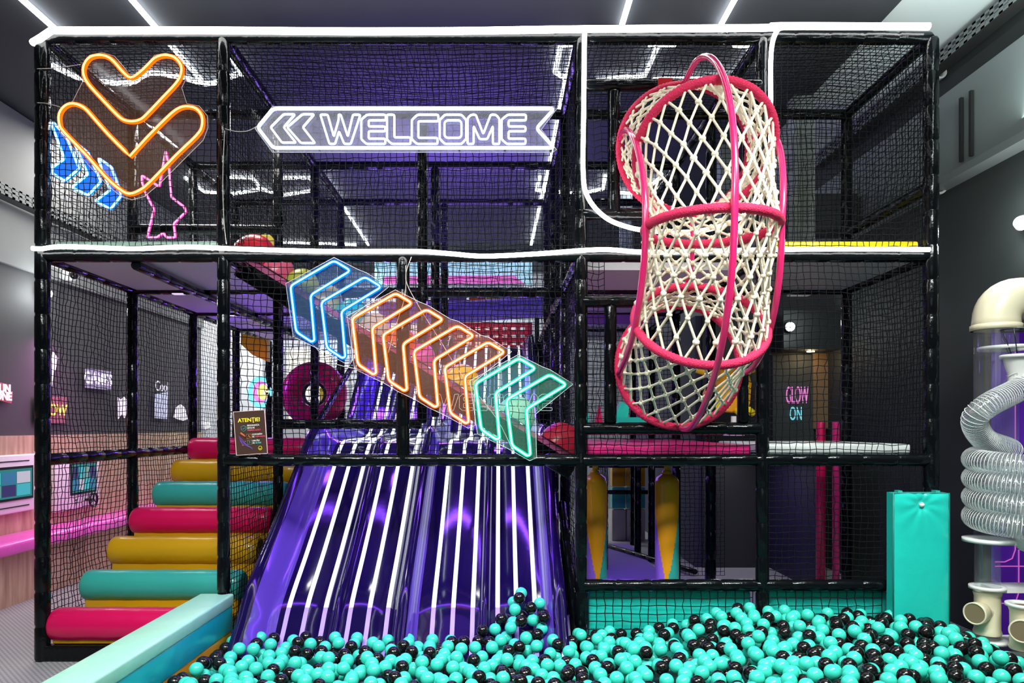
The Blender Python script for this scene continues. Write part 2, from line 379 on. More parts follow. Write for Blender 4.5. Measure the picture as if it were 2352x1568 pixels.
bench = thing('wall_bench', 'long pink padded bench along the wood panelling at left', 'bench', (-3.7, 2, 0))
MB().box((LX + .02, -2.2, .40), (-3.55, 5.0, .50)).build('cushion', vinyl('vinyl_hot_pink', (.9, .12, .6)), bench, bevel=.03)
MB().box((LX + .02, -2.2, 0), (-3.66, 5.0, .40)).build('base_panel', wood, bench)

screen_teal = mat('screen_teal', (.01, .05, .05), .2, emit=(.02, .25, .24), es=.7); scr_bl = mat('screen_bezel', (.01, .01, .012), .2)
def kiosk(y0, y1, z0, z1, label, wheel):
    x = LX + .02
    o = thing('game_screen', label, 'game screen', (x, (y0 + y1) / 2, z0))
    MB().box((x, y0, z0), (x + .05, y1, z1)).build('housing', white_pl, o, bevel=.012)
    h = z1 - z0; w_ = y1 - y0
    by0, by1, bz0, bz1 = (y0 + w_ * .05, y1 - w_ * .07, z0 + h * .22, z1 - h * .2) if not wheel else (y0 + w_ * .30, y1 - w_ * .1, z0 + h * .30, z1 - h * .02)
    MB().box((x + .05, by0, bz0), (x + .058, by1, bz1)).build('screen_frame', scr_bl, o)
    scn = MB().box((x + .058, by0 + .02, bz0 + .02), (x + .06, by1 - .02, bz1 - .02)).build('screen', screen_teal, o)
    cols = [(.03, .3, .3), (.02, .12, .2), (.12, .25, .2), (.3, .35, .35), (.02, .02, .08), (.03, .35, .33)]
    nx, nz = 4, 2
    for i in range(nx):
        for j in range(nz):
            a0 = by0 + .03 + (by1 - by0 - .06) * i / nx; a1 = by0 + .03 + (by1 - by0 - .06) * (i + .92) / nx
            c0 = bz0 + .035 + (bz1 - bz0 - .07) * j / nz; c1 = bz0 + .035 + (bz1 - bz0 - .07) * (j + .92) / nz
            c = cols[(i * 2 + j * 3 + (1 if wheel else 0)) % 6]
            MB().box((x + .06, a0, c0), (x + .0615, a1, c1)).build('picture_tile', mat('tile_%d' % cols.index(c), c, .3, emit=c, es=.8), scn)
    if wheel:
        cy, czz = y0 + w_ * .66, z0 + h * .16
        k = MB().tube([(x + .12, cy + math.cos(a) * .062, czz + math.sin(a) * .062) for a in [i * math.pi / 10 for i in range(20)]], .010, 8, closed=True)
        for a in (R(90), R(210), R(330)): k.tube([(x + .12, cy, czz), (x + .12, cy + math.cos(a) * .06, czz + math.sin(a) * .06)], .007, 6)
        k.tube([(x + .05, cy, czz), (x + .12, cy, czz)], .012, 8).build('steering_wheel', scr_bl, o)
        for yy in (y0 + w_ * .40, y0 + w_ * .9):
            MB().box((x + .05, yy, z0 + h * .12), (x + .056, yy + .04, z0 + h * .14)).box((x + .05, yy, z0 + h * .18), (x + .056, yy + .04, z0 + h * .20)).build('button_mark', scr_bl, o)
    else:
        for zz in (z0 + h * .10, z1 - h * .12): MB().box((x + .05, by0, zz), (x + .054, y1 - w_ * .12, zz + .008)).build('slot', scr_bl, o)
        for zz in (z0 + h * .2, z1 - h * .25): MB().tube([(x + .05, y1 - .02, zz), (x + .054, y1 - .02, zz)], .008, 10).build('screw', scr_bl, o)
kiosk(.95, 1.80, .66, 1.12, 'white wall screen with teal picture tiles at the left edge of the photo', False)
kiosk(2.05, 2.72, .60, 1.03, 'white wall screen with a black steering wheel, behind the stair netting', True)

# ------------------------------------------------------------------ play frame: padded posts and beams
XS = [-2.63, -1.59, -.56, .46, 1.5, 2.47]; ZT, ZM, ZL = 3.57, 2.32, 1.15; PR = .036
frame = thing('play_frame', 'two storey black padded steel play frame with cable ties', 'play structure', (0, 0, 0))
def padded(name, a, b, r=PR, m=black_vinyl, parent=frame, n=12):
    a, b = Vector(a), Vector(b); L = (b - a).length; k = max(1, round(L / .2)); pts = []; rr = []
    for i in range(k):
        t0 = L * i / k; t1 = L * (i + 1) / k
        for (tt, q) in ((t0 + .004, .90), (t0 + .014, 1.0), ((t0 + t1) / 2, 1.0 + random.uniform(-.02, .035)), (t1 - .014, 1.0), (t1 - .004, .90)):
            pts.append(a + (b - a) * (tt / L)); rr.append(r * q)
    o = MB().tube(pts, r, n, rf=lambda i: rr[i]).build(name, m, parent); return o
for x in XS:                      # facade posts
    if x == -.56: padded('post', (x, 0, ZL), (x, 0, ZM)); continue
    padded('post', (x, 0, 0), (x, 0, ZT), PR * (1.15 if x in (XS[0], XS[-1]) else 1.0))
for y in (1, 2, 3):
    for x in XS:
        if x == XS[-1] and y > 1: continue
        z0 = 0
        if x == -.56: z0 = 1.36 if y == 1 else 1.42 if y == 2 else 1.95
        padded('post', (x, y, z0), (x, y, ZT if y < 3 else ZT))
for x in XS[:5]: padded('post', (x, 4, 0), (x, 4, ZM))
for y in (0, 1, 2, 3):
    xe = XS[-1] if y < 2 else XS[4]
    padded('beam', (XS[0], y, ZT), (xe, y, ZT))
    if y == 0: padded('beam', (XS[0], y, ZM), (xe, y, ZM))
    elif y > 1: padded('beam', (XS[0], y, ZM), (XS[1], y, ZM)); padded('beam', (XS[3], y, ZM), (xe, y, ZM))
    else:
        padded('beam', (XS[0], y, ZM), (XS[1], y, ZM)); padded('beam', (XS[1], y, ZM - .02), (XS[3], y, ZM - .02)); padded('beam', (XS[3], y, ZM), (xe, y, ZM))
for x in XS:
    ye = 3 if x != XS[-1] else 1
    if x == -.56: continue
    padded('beam', (x, 0, ZT), (x, ye, ZT)); padded('beam', (x, 0, ZM), (x, ye + (1 if ye == 3 else 0), ZM))
for x in (XS[0],): padded('beam', (x, 0, ZL), (x, 3, ZL))
padded('beam', (XS[1], 0, ZL), (XS[3], 0, ZL)); padded('beam', (XS[3], 0, ZL), (XS[5], 0, ZL))
padded('beam', (XS[3], 0, .43), (XS[5], 0, .43)); padded('beam', (XS[3], 0, 1.33), (XS[4], 0, 1.33))
padded('beam', (XS[1], 1, 1.36), (-.56, 1, 1.36)); pass
padded('beam', (XS[3], 1, ZL), (XS[5], 1, ZL)); padded('beam', (XS[3], 2, ZL), (XS[4], 2, ZL)); padded('beam', (XS[5], 0, ZL), (XS[5], 1, ZL))
padded('beam', (XS[0], 1, 2.75), (XS[1], 1, 2.75)); padded('beam', (XS[5], 0, 2.72), (XS[5], 1, 2.72))
# window frames of the tunnel
padded('beam', (XS[3], 0, 3.30), (XS[4], 0, 3.30)); padded('beam', (XS[3], 0, 2.56), (.86, 0, 2.56)); padded('beam', (XS[3], 0, 2.06), (.8, 0, 2.06))
padded('post', (.65, 0, 2.56), (.65, 0, 3.27)); padded('post', (.63, 0, 1.36), (.63, 0, 2.04)); padded('post', (1.42, 0, 2.4), (1.42, 0, 3.27), PR * .9); padded('post', (1.39, 0, 1.36), (1.39, 0, 1.78), PR * .9)
# rails beside the slide
padded('slide_rail', (XS[1] + .09, -.02, .12), (-1.42, .95, .82), PR * .8); padded('slide_rail', (XS[3] - .03, -.06, .12), (.42, .8, .82), PR * .8)
padded('slide_rail', (-1.44, 1.35, 1.3), (-1.44, 3.0, 2.0), PR * .7)
MB().box((XS[0], -.03, 0), (XS[1], .03, .09)).build('kick_board', black_vinyl, frame, bevel=.01)

# ------------------------------------------------------------------ netting
def net(label, o, u, v, lu, lv, cell=.0365, r=.0025, sag=.02, drop=None, group=None, sagn=None, wob=.0035, m=net_mat):
    o, u, v = Vector(o), Vector(u).normalized(), Vector(v).normalized(); n = u.cross(v).normalized()
    nu = max(2, round(lu / cell)); nv = max(2, round(lv / cell))
    I, J = np.meshgrid(np.arange(nu + 1), np.arange(nv + 1), indexing='ij'); a = I / nu; b = J / nv
    edge = np.sin(math.pi * a) * np.sin(math.pi * b)
    ph = rng.uniform(0, 6, 6)
    du = (np.sin(b * 5 + ph[0]) * .5 + np.sin(a * 7 + b * 3 + ph[1]) * .4) * sag * .5 * edge + rng.normal(0, wob, a.shape) * (edge > .01)
    dv = (np.sin(a * 4 + ph[2]) * .6 + np.sin(a * 9 + b * 2 + ph[3]) * .3 - .6) * sag * .7 * edge ** .5 + rng.normal(0, wob * .6, a.shape) * (edge > .01)
    dn = edge * sag * (sagn if sagn is not None else 1.0) * (1 + .5 * np.sin(a * 6 + ph[4])) + rng.normal(0, .0015, a.shape)
    uu, vv, nn = (np.array(t) for t in (u, v, n))
    P = np.array(o) + (a * lu + du)[..., None] * uu + (b * lv + dv)[..., None] * vv + dn[..., None] * nn
    V = []; Fc = []; base = 0
    for (Q, w_) in ((P, vv), (P.transpose(1, 0, 2), uu)):
        m_, l_ = Q.shape[1], Q.shape[0]          # l_ nodes along strand, m_ strands
        offs = [r * (math.cos(t) * nn + math.sin(t) * w_) for t in (0, 2.094, 4.189)]
        ring = np.stack([Q + of for of in offs], axis=2)       # l_, m_, 3, 3
        V.append(ring.reshape(-1, 3))
        ii, jj, kk = np.meshgrid(np.arange(l_ - 1), np.arange(m_), np.arange(3), indexing='ij')
        k2 = (kk + 1) % 3
        f = lambda i, j, k: base + (i * m_ + j) * 3 + k
        Fc.append(np.stack([f(ii, jj, kk), f(ii, jj, k2), f(ii + 1, jj, k2), f(ii + 1, jj, kk)], axis=-1).reshape(-1, 4))
        base += l_ * m_ * 3
    V = np.concatenate(V).astype(np.float32); Fc = np.concatenate(Fc).astype(np.int32)
    me = bpy.data.meshes.new('safety_net'); me.vertices.add(len(V)); me.vertices.foreach_set('co', V.ravel())
    me.loops.add(Fc.size); me.loops.foreach_set('vertex_index', Fc.ravel()); me.polygons.add(len(Fc))
    me.polygons.foreach_set('loop_start', np.arange(0, Fc.size, 4, dtype=np.int32)); me.polygons.foreach_set('loop_total', np.full(len(Fc), 4, dtype=np.int32))
    me.update(); me.materials.append(m)
    ob = bpy.data.objects.new('safety_net', me); C.objects.link(ob); tag(ob, label, 'net', group); return ob
X, Z, Y = (1, 0, 0), (0, 0, 1), (0, 1, 0)
g = .036
fy = -.012
def fnet(label, x0, x1, z0, z1, y=fy, **k): return net(label, (x0 + g, y, z0 + g * .6), X, Z, x1 - x0 - 2 * g, z1 - z0 - 1.2 * g, **k)
fnet('black square net behind the orange heart sign, upper left bay', XS[0], XS[1], ZM, ZT)
fnet('wide black net behind the welcome sign, upper centre bay', XS[1], XS[3], ZM, ZT, sag=.035)
fnet('narrow strip of black net above the net tunnel opening', XS[3], XS[4], 3.30, ZT)
fnet('slim upright strip of net left of the tunnel upper mouth', XS[3], .65, 2.56, 3.30)
fnet('slim strip of net right of the tunnel upper mouth', 1.40, XS[4], 2.5, 3.30)
fnet('low strip of net under the tunnel upper mouth, left of the rings', XS[3], .9, ZM, 2.56)
fnet('black net over the upper right bay above the yellow mat edge', XS[4], XS[5], ZM, ZT, sag=.03)
fnet('black net behind the coloured arrow signs, over the slide, left half', XS[1], -.56, ZL, ZM, sag=.03)
fnet('black net over the slide behind the orange and green arrows, right half', -.56, XS[3], ZL, ZM, sag=.03)
fnet('net left of the tunnel lower mouth, between two slim posts', XS[3], .63, 2.06, ZM)
fnet('slim upright net strip beside the tunnel lower mouth, left', XS[3], .63, 1.33, 2.06)
fnet('slim upright net strip right of the tunnel lower mouth', 1.37, XS[4], 1.33, ZM)
fnet('long low net strip in front of the pink deck edge', XS[3], XS[4], ZL, 1.33, cell=.039, sag=.012)
fnet('black net over the right bay between the light line and the white mat', XS[4], XS[5], ZL, ZM, sag=.04, cell=.039)
fnet('black net over the dark right bay below the white mat', XS[4], XS[5] - .02, .43, ZL, sag=.02)
fnet('coarse net over the turquoise pit wall, left half', XS[3], XS[4] - .02, .16, .43, cell=.05, r=.003, sag=.008)
fnet('coarse net over the turquoise pit wall, right half', XS[4], XS[5] - .25, .16, .43, cell=.05, r=.003, sag=.008)
def ynet(label, x, y0, y1, z0, z1, **k): return net(label, (x, y0 + g, z0 + g * .6), Y, Z, y1 - y0 - 2 * g, z1 - z0 - 1.2 * g, **k)
ynet('net on the left side of the stairs, front panel', XS[0], 0, 1, .1, ZL, sagn=-1.5, sag=.03)
ynet('net on the left side of the stairs, tall front panel above the rail', XS[0], 0, 1, ZL, ZM, sagn=-1.5, sag=.03)
ynet('net on the left side of the stairs, second panel above the rail', XS[0], 1, 2, ZL, ZM, sag=.02)
ynet('net on the left side of the stairs, second panel below the rail', XS[0], 1, 2, .5, ZL, sag=.02)
ynet('net on the left side of the stairs, farthest panel', XS[0], 2, 3, ZL, ZM, sag=.02)
for (y0, lab) in ((0, 'front'), (1, 'middle'), (2, 'back')):
    ynet('net on the left side of the upper deck, %s panel' % lab, XS[0], y0, y0 + 1, ZM, ZT, sag=.02)
    ynet('net between stairs bay and slide, upper storey, %s panel' % lab, XS[1], y0, y0 + 1, ZM, ZT, sag=.02)
    ynet('net between slide and tunnel bay, upper storey, %s panel' % lab, XS[3], y0, y0 + 1, ZM, ZT, sag=.02)
    ynet('net right of the slide, lower storey, %s panel' % lab, XS[3], y0, y0 + 1, .15 if y0 == 0 else ZL, ZM, sag=.02)
ynet('net between the stairs and the slide, lit violet by the slide', XS[1], 0, 1, .1, ZL, sag=.015)
ynet('net on the right end of the upper deck', XS[5], 0, 1, ZM, 2.72, sag=.02); ynet('net on the right end of the frame, lower storey', XS[5], 0, 1, ZL, ZM, sag=.02)
ynet('net on the right end of the frame, topmost panel', XS[5], 0, 1, 2.72, ZT, sag=.02)
net('net roof over the upper left bay', (XS[0] + g, g, ZT), X, Y, 1.0 - 2 * g, 1 - 2 * g)
net('net roof over the upper right bay', (XS[4] + g, g, ZT), X, Y, .97 - 2 * g, 1 - 2 * g)
net('net roof over the tunnel bay', (XS[3] + g, g, ZT), X, Y, 1.04 - 2 * g, 1 - 2 * g)
net('net roof over the wide slide bay', (XS[1] + g, g, ZT), X, Y, 2.05 - 2 * g, 1 - 2 * g, sag=.04, sagn=-1)
fnet('inner net across the upper storey, second row, left', XS[0], XS[1], ZM, ZT, y=2.0)
fnet('inner net across the upper storey, second row, centre left', XS[1], -.56, ZM, ZT, y=2.0, sag=.03)
fnet('inner net across the upper storey, second row, centre right', -.56, XS[3], ZM, ZT, y=2.0, sag=.03)
fnet('inner net across the upper storey, second row, tunnel bay', XS[3], XS[4], ZM, ZT, y=2.0)
fnet('inner net across the upper storey behind the right bay', XS[4], XS[5], ZM, ZT, y=1.0)
fnet('inner net beside the top of the stairs, second row', XS[1], -.56, 1.36, ZM, y=1.0, sag=.02)
fnet('inner net behind the slide hump, second row, right', -.56, XS[3], 2.0, ZM, y=2.0, sag=.02)
fnet('inner net behind the tunnel lower mouth', XS[3], XS[4], ZL, ZM, y=2.0, sag=.02)
fnet('inner net at the back of the lower tunnel bay', 1.5, 1.95, .05, ZL, y=2.0, sag=.02)
ynet('net along the violet floor lane, front panel', .95, 2.2, 3.3, .05, ZL, sag=.02)

# ------------------------------------------------------------------ decks
def deck(name, label, x0, x1, y0, y1, ztop, th, m, under=None):
    o = thing(name, label, 'deck', ((x0 + x1) / 2, y0, ztop - th))
    MB().box((x0, y0, ztop - .055), (x1, y1, ztop)).build('mat_pad', m, o, bevel=.012)
    MB().box((x0 + .01, y0 + .02, ztop - th), (x1 - .01, y1, ztop - .055)).build('board', under or white_board, o)
    return o
white_board = mat('white_board', (.55, .55, .6), .55)
deck('deck_platform', 'pale green topped deck above the stairs, upper left', XS[0] + .04, XS[1] - .04, .05, 3.9, ZM + .1, .11, vinyl('vinyl_sage', (.24, .36, .30)))
deck('deck_platform', 'pale green topped deck behind the upper tunnel mouth', XS[3] + .04, XS[4] - .04, .3, 3.9, ZM + .1, .11, MATS['vinyl_sage'])
deck('deck_platform', 'yellow edged deck in the upper right bay', XS[4] + .04, XS[5] - .04, .05, .96, ZM + .1, .11, vinyl('vinyl_yellow', (.85, .62, .01)), mat('grey_board', (.25, .28, .28), .6))
deck('deck_platform', 'pink edged deck at knee height under the net tunnel', XS[3] + .04, XS[4] - .04, .06, 1.9, ZL + .085, .06, vinyl('vinyl_neon_pink', (.85, .03, .25)), mat('dark_board', (.03, .03, .06), .6))
deck('deck_platform', 'white edged deck at knee height in the right bay', XS[4] + .04, XS[5] - .08, .06, .96, ZL + .09, .06, v_white, MATS['dark_board'])
deck('deck_platform', 'violet lit landing deck behind the top step', XS[0] + .04, XS[1] - .04, 2.15, 3.9, 1.22, .1, v_violet)
for (x, lab) in ((-2.1, 'left'),):
    padded('beam', (x, 0, ZM - .05), (x, 3.9, ZM - .05), PR * .8)
# small ceiling lights under the deck
for i, (x, y) in enumerate(((-2.3, 1.0), (-2.3, 2.0))):
    tag(MB().box((x - .04, y - .02, ZM - .035), (x + .04, y + .02, ZM - .012)).build('deck_light', mat('lamp_lilac', (.8, .7, .9), .5, emit=(.8, .6, 1), es=1.2)), 'small pale lamp under the stair deck, %s one' % ('nearer' if i == 0 else 'farther'), 'lamp')

# ------------------------------------------------------------------ stairs of padded rolls
roll_spec = [('magenta', v_pink, .02, .29), ('teal', v_teal, .34, .446), ('mustard', v_yel, .65, .61), ('magenta', v_pink, .93, .772), ('teal', v_teal, 1.26, .93), ('mustard', v_yel, 1.56, 1.08), ('magenta', v_pink, 1.86, 1.25)]
names = ['magenta padded roll step, lowest on the stairs', 'teal padded roll step, second from the floor', 'mustard padded roll step, third from the floor', 'magenta padded roll step, middle of the stairs',
         'teal padded roll step, fifth from the floor', 'mustard padded roll step, second from the top', 'magenta padded roll step at the top of the stairs']
stairs = []
for i, (cn, m, y, zt) in enumerate(roll_spec):
    x0, x1 = XS[0] + .03, XS[1] - .02
    r = .096; cy = y + .035; czz = zt - r
    o = thing('roll_step', names[i], 'step', ((x0 + x1) / 2, cy, 0), 'padded roll steps of the stairs')
    # D-shaped roll cross-section with rounded ends and seam
    prof = []
    for k in range(15):
        a = R(-75 + 255 * k / 14); prof.append((math.cos(a + R(90)), math.sin(a + R(90))))
    L = x1 - x0; b = MB(); n = 22; rings = []
    ends = [(0, .80), (.008, .9), (.02, .97), (.07, 1.0)] + [(.07 + (L - .14) * k / 12, 1.0 + .012 * math.sin(k * 2.1 + i)) for k in range(1, 12)] + [(L - .07, 1.0), (L - .02, .97), (L - .008, .9), (L, .80)]
    pts = [(x0 + t, cy, czz) for t, _ in ends]
    b.tube(pts, r, 28, rf=lambda q: r * ends[q][1])
    b.build('roll', m, o)
    MB().box((x0 + .02, cy - .05, max(0, zt - .27) if i else .09), (x1 - .02, cy + .27, zt - .1)).build('riser', v_yel, o, bevel=.01)
# ------------------------------------------------------------------ slide
prof_pts = spline([Vector((0, y, z)) for (y, z) in ((-.24, .05), (-.2, .10), (-.1, .19), (.05, .335), (.4, .555), (.8, .82), (1.1, 1.03), (1.28, 1.155), (1.45, 1.225), (1.7, 1.235), (2.4, 1.25), (2.7, 1.37), (3.1, 1.68), (3.6, 2.08), (3.9, 2.24), (4.2, 2.26))], 5)
def prof_z(y):
    for a, b in zip(prof_pts, prof_pts[1:]):
        if a.y <= y <= b.y: return a.z + (b.z - a.z) * (y - a.y) / (b.y - a.y + 1e-9)
    return prof_pts[0].z
# cross-section (x, height above bed)
XSEC = [(-1.46, .0), (-1.44, .15), (-1.41, .155), (-1.375, .135), (-1.31, .05), (-1.262, .0),
        (-.97, .0), (-.955, .012), (-.943, .04), (-.922, .04), (-.91, .012), (-.895, .0),
        (-.61, .0), (-.595, .03), (-.575, .10), (-.555, .115), (-.53, .115), (-.515, .10), (-.485, .03), (-.468, .0),
        (-.125, .0), (-.11, .012), (-.098, .04), (-.077, .04), (-.065, .012), (-.05, .0),
        (.235, .0), (.255, .03), (.29, .11), (.325, .135), (.365, .13), (.375, .0)]
slide = thing('wide_slide', 'glossy indigo wave slide with glowing white stripes under the arrows', 'slide', (-.53, 0, 0))
def slide_normal(i):
    a = prof_pts[max(0, i - 1)]; b = prof_pts[min(len(prof_pts) - 1, i + 1)]; t = (b - a).normalized(); return Vector((0, -t.z, t.y))
b = MB(); vs = []; nx = len(XSEC)
for i, p in enumerate(prof_pts):
    n_ = slide_normal(i)
    for (x, h) in XSEC: vs.append(Vector((x, p.y, p.z)) + n_ * h)
b.add(vs, [(i * nx + j, i * nx + j + 1, (i + 1) * nx + j + 1, (i + 1) * nx + j) for i in range(len(prof_pts) - 1) for j in range(nx - 1)], 0, True)
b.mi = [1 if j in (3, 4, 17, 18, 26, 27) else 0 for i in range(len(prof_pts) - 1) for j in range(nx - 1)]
slide_mat = mat('slide_indigo', (.006, .002, .045), .12, coat=.5, bump=.05, bscale=5)
under = []
for i, p in enumerate(prof_pts):
    n_ = slide_normal(i)
    for x in (XSEC[0][0], XSEC[-1][0]): under.append(Vector((x, p.y, p.z)) - n_ * .03)
b.add(under, [(i * 2, i * 2 + 2, i * 2 + 3, i * 2 + 1) for i in range(len(prof_pts) - 1)], 0, False)
b.build('slide_bed', [slide_mat, mat('slide_side_sheen', (.09, .04, .38), .16, coat=.5, bump=.1, bscale=7)], slide, fix=False)  # lane walls: violet lamp sheen on the indigo, painted into the colour
MB().box((-1.45, -.20, 0), (.385, -.12, .06)).build('slide_foot', black_vinyl, slide)
b = MB(); 
for xs in (-1.44, .362): 
    P = [Vector((xs, p.y, p.z - .03)) for p in prof_pts if p.y <= 4.0][::3]
    b.prism([Vector((xs, P[0].y, 0))] + P + [Vector((xs, P[-1].y, 0))], (.012, 0, 0))
b.build('side_skirt', mat('skirt_black', (.01, .01, .015), .5), slide)
stripe_on = glow('stripe_lit', (.85, .9, 1), 1.9); stripe_off = mat('stripe_dim', (.42, .28, .85), .3)  # emission stands in for UV light on white strips; lilac where it dims
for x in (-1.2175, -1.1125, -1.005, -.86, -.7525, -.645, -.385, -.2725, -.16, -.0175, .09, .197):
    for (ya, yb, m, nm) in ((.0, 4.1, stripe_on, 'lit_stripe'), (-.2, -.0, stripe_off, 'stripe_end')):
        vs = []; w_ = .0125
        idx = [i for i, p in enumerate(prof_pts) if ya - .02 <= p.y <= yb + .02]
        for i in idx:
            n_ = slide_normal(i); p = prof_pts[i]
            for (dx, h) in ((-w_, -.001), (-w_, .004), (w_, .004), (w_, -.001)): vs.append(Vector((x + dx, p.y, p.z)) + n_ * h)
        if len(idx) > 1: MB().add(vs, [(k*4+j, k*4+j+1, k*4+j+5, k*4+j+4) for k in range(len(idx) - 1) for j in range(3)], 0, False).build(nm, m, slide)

# ------------------------------------------------------------------ LED ropes on the facade
def rope(label, pts, r=.017, m=led_white):
    o = MB().tube(pts, r, 8).build('light_rope', m); return tag(o, label, 'light rope')
ry = -.062
def pl(px, py, y=ry): return at(px, py, y)
rope('thick white light rope along the top edge of the frame', [pl(75, 98, -.02), pl(92, 88)] + spline([pl(118, 70), pl(300, 70), pl(520, 70), pl(800, 72), pl(1060, 71), pl(1340, 67), pl(1760, 64), pl(1790, 60), pl(2135, 61)], 4), .019)
mid = spline([pl(74, 570), pl(95, 571), pl(150, 566), pl(300, 571), pl(430, 567), pl(560, 572), pl(750, 577), pl(950, 577), pl(1030, 582), pl(1110, 588), pl(1230, 583), pl(1380, 573), pl(1500, 579), pl(1780, 573), pl(2000, 572), pl(2135, 573)], 5)
rope('white light rope running along the middle of the frame', mid, .013)
U = [pl(1343, 66), pl(1341, 250), pl(1340, 400), pl(1352, 455), pl(1390, 498), pl(1440, 520), pl(1500, 530), pl(1600, 531), pl(1690, 505), pl(1745, 460), pl(1768, 400), pl(1771, 250), pl(1772, 120), pl(1784, 72), pl(1800, 62)]
rope('white light rope hanging in a U shape around the tunnel mouth', spline([p + Vector((0, .005, 0)) for p in U], 6), .013)

# ------------------------------------------------------------------ neon signs
def neon(name, parent, pts, outer, core, r=.0095, rc=.0075):
    b = MB().tube(pts, r, 8, closed=True, mi=0)
    n = len(pts); q = [p + Vector((0, -.0062, 0)) for p in pts]
    b.tube(q, rc, 8, closed=True, mi=1)
    return b.build(name, [outer, core], parent)
def outline_plate(name, parent, pts, y=.012, th=.004, m=acrylic):
    pts = [p + Vector((0, y, 0)) for p in pts]
    o = MB().prism(pts, (0, th, 0)).build(name, m, parent)
    MB().tube(pts, .0016, 5, closed=True).build('plate_rim', mat('rim_pale', (.8, .8, .8), .3), o)
    return o
def offs(px, d):   # offset closed px polygon outward
    n = len(px); area = sum(px[i][0] * px[(i+1) % n][1] - px[(i+1) % n][0] * px[i][1] for i in range(n)); s = 1 if area > 0 else -1; out = []
    for i in range(n):
        a = Vector(px[i-1]); p = Vector(px[i]); b_ = Vector(px[(i+1) % n]); t = (b_ - a)
        if t.length < 1e-6: continue
        t.normalize(); out.append((p.x + t.y * d * s, p.y - t.x * d * s))
    return out
NY = -.085
orange_o = glow('neon_orange', (1, .13, .002), 1.9); orange_c = glow('neon_orange_core', (1, .40, .12), 4.5)
heart = thing('neon_sign', 'orange neon double heart arrow sign at upper left', 'neon sign', at(305, 290, NY))
c1 = lambda l: [(x / 2.613, y / 2.613) for (x, y) in l]
h1 = c1([(600, 335), (545, 348), (512, 390), (505, 440), (530, 500), (600, 580), (700, 685), (745, 722), (795, 732), (845, 722), (885, 690), (980, 590), (1060, 505), (1090, 450), (1090, 395), (1050, 348), (990, 335), (935, 352), (895, 390), (845, 438), (790, 470), (745, 438), (690, 375), (650, 345)])
h2 = c1([(445, 625), (395, 640), (362, 685), (362, 745), (390, 795), (520, 930), (640, 1065), (720, 1135), (780, 1165), (845, 1143), (905, 1095), (1060, 935), (1180, 820), (1215, 765), (1215, 700), (1180, 655), (1120, 642), (1065, 660), (1000, 715), (890, 825), (785, 940), (660, 815), (575, 720), (510, 650)])
def npts(px, y=NY, seg=3): return spline([at(*p, y) for p in px], seg, closed=True)
def corner(px, y=NY, rad=.02): return rounded([at(*p, y) for p in px], rad, 4)
neon('neon_tube', heart, npts(h1), orange_o, orange_c, .0135, .0078)
# keep the notch of the lower heart sharp
hp = h2[20:] + h2[:20]; 
pts = spline([at(*p, NY) for p in hp], 3); neon('neon_tube', heart, pts, orange_o, orange_c, .0135, .0078)
ol = c1([(605, 308), (530, 325), (485, 385), (482, 450), (490, 480), (430, 600), (365, 640), (335, 700), (350, 790), (500, 960), (640, 1110), (720, 1175), (785, 1195), (860, 1175), (950, 1100), (1100, 950), (1215, 835), (1243, 760), (1240, 690), (1190, 630), (1115, 615), (1085, 520), (1110, 470), (1115, 400), (1080, 335), (990, 312), (920, 325), (880, 380), (790, 470), (740, 400), (680, 330)])
ac_or = clear('acrylic_amber', haze=.04, gl=.012, hazecol=(1, .5, .25)); outline_plate('acrylic_plate', heart, [at(*p, NY) for p in ol], m=ac_or)
wires = mat('wire_pale', (.6, .55, .5), .4)
def wire(label, px, y=-.06, r=.0022):
    tag(MB().tube(spline([at(*p, y) for p in px], 5), r, 5).build('sign_wire', wires), label, 'wire')
wire('thin pale wire from the corner post to the heart sign top', [(85, 158), (130, 156), (185, 148)]); wire('thin pale wire from the corner post to the heart sign lobe', [(85, 236), (110, 238), (145, 248)])
wire('thin pale wire from post to the welcome arrow tip', [(517, 296), (545, 302), (570, 300), (590, 290)])
wire('thin wire hanging down the post from the middle light rope by the heart bay', [(516, 300), (512, 400), (514, 500), (520, 560)], -.05)
wire('thin pale wire drooping behind the orange arrows from the middle rope', [(945, 590), (932, 640), (960, 700), (1010, 780), (1060, 860), (1140, 960), (1180, 1040)], -.05)
wire('thin pale wire drooping from the middle rope down the slim post', [(932, 610), (930, 680), (905, 760), (892, 810)], -.055)
wire('thin pale wire below the blue arrows', [(700, 770), (760, 830), (830, 850), (880, 870)], -.055)

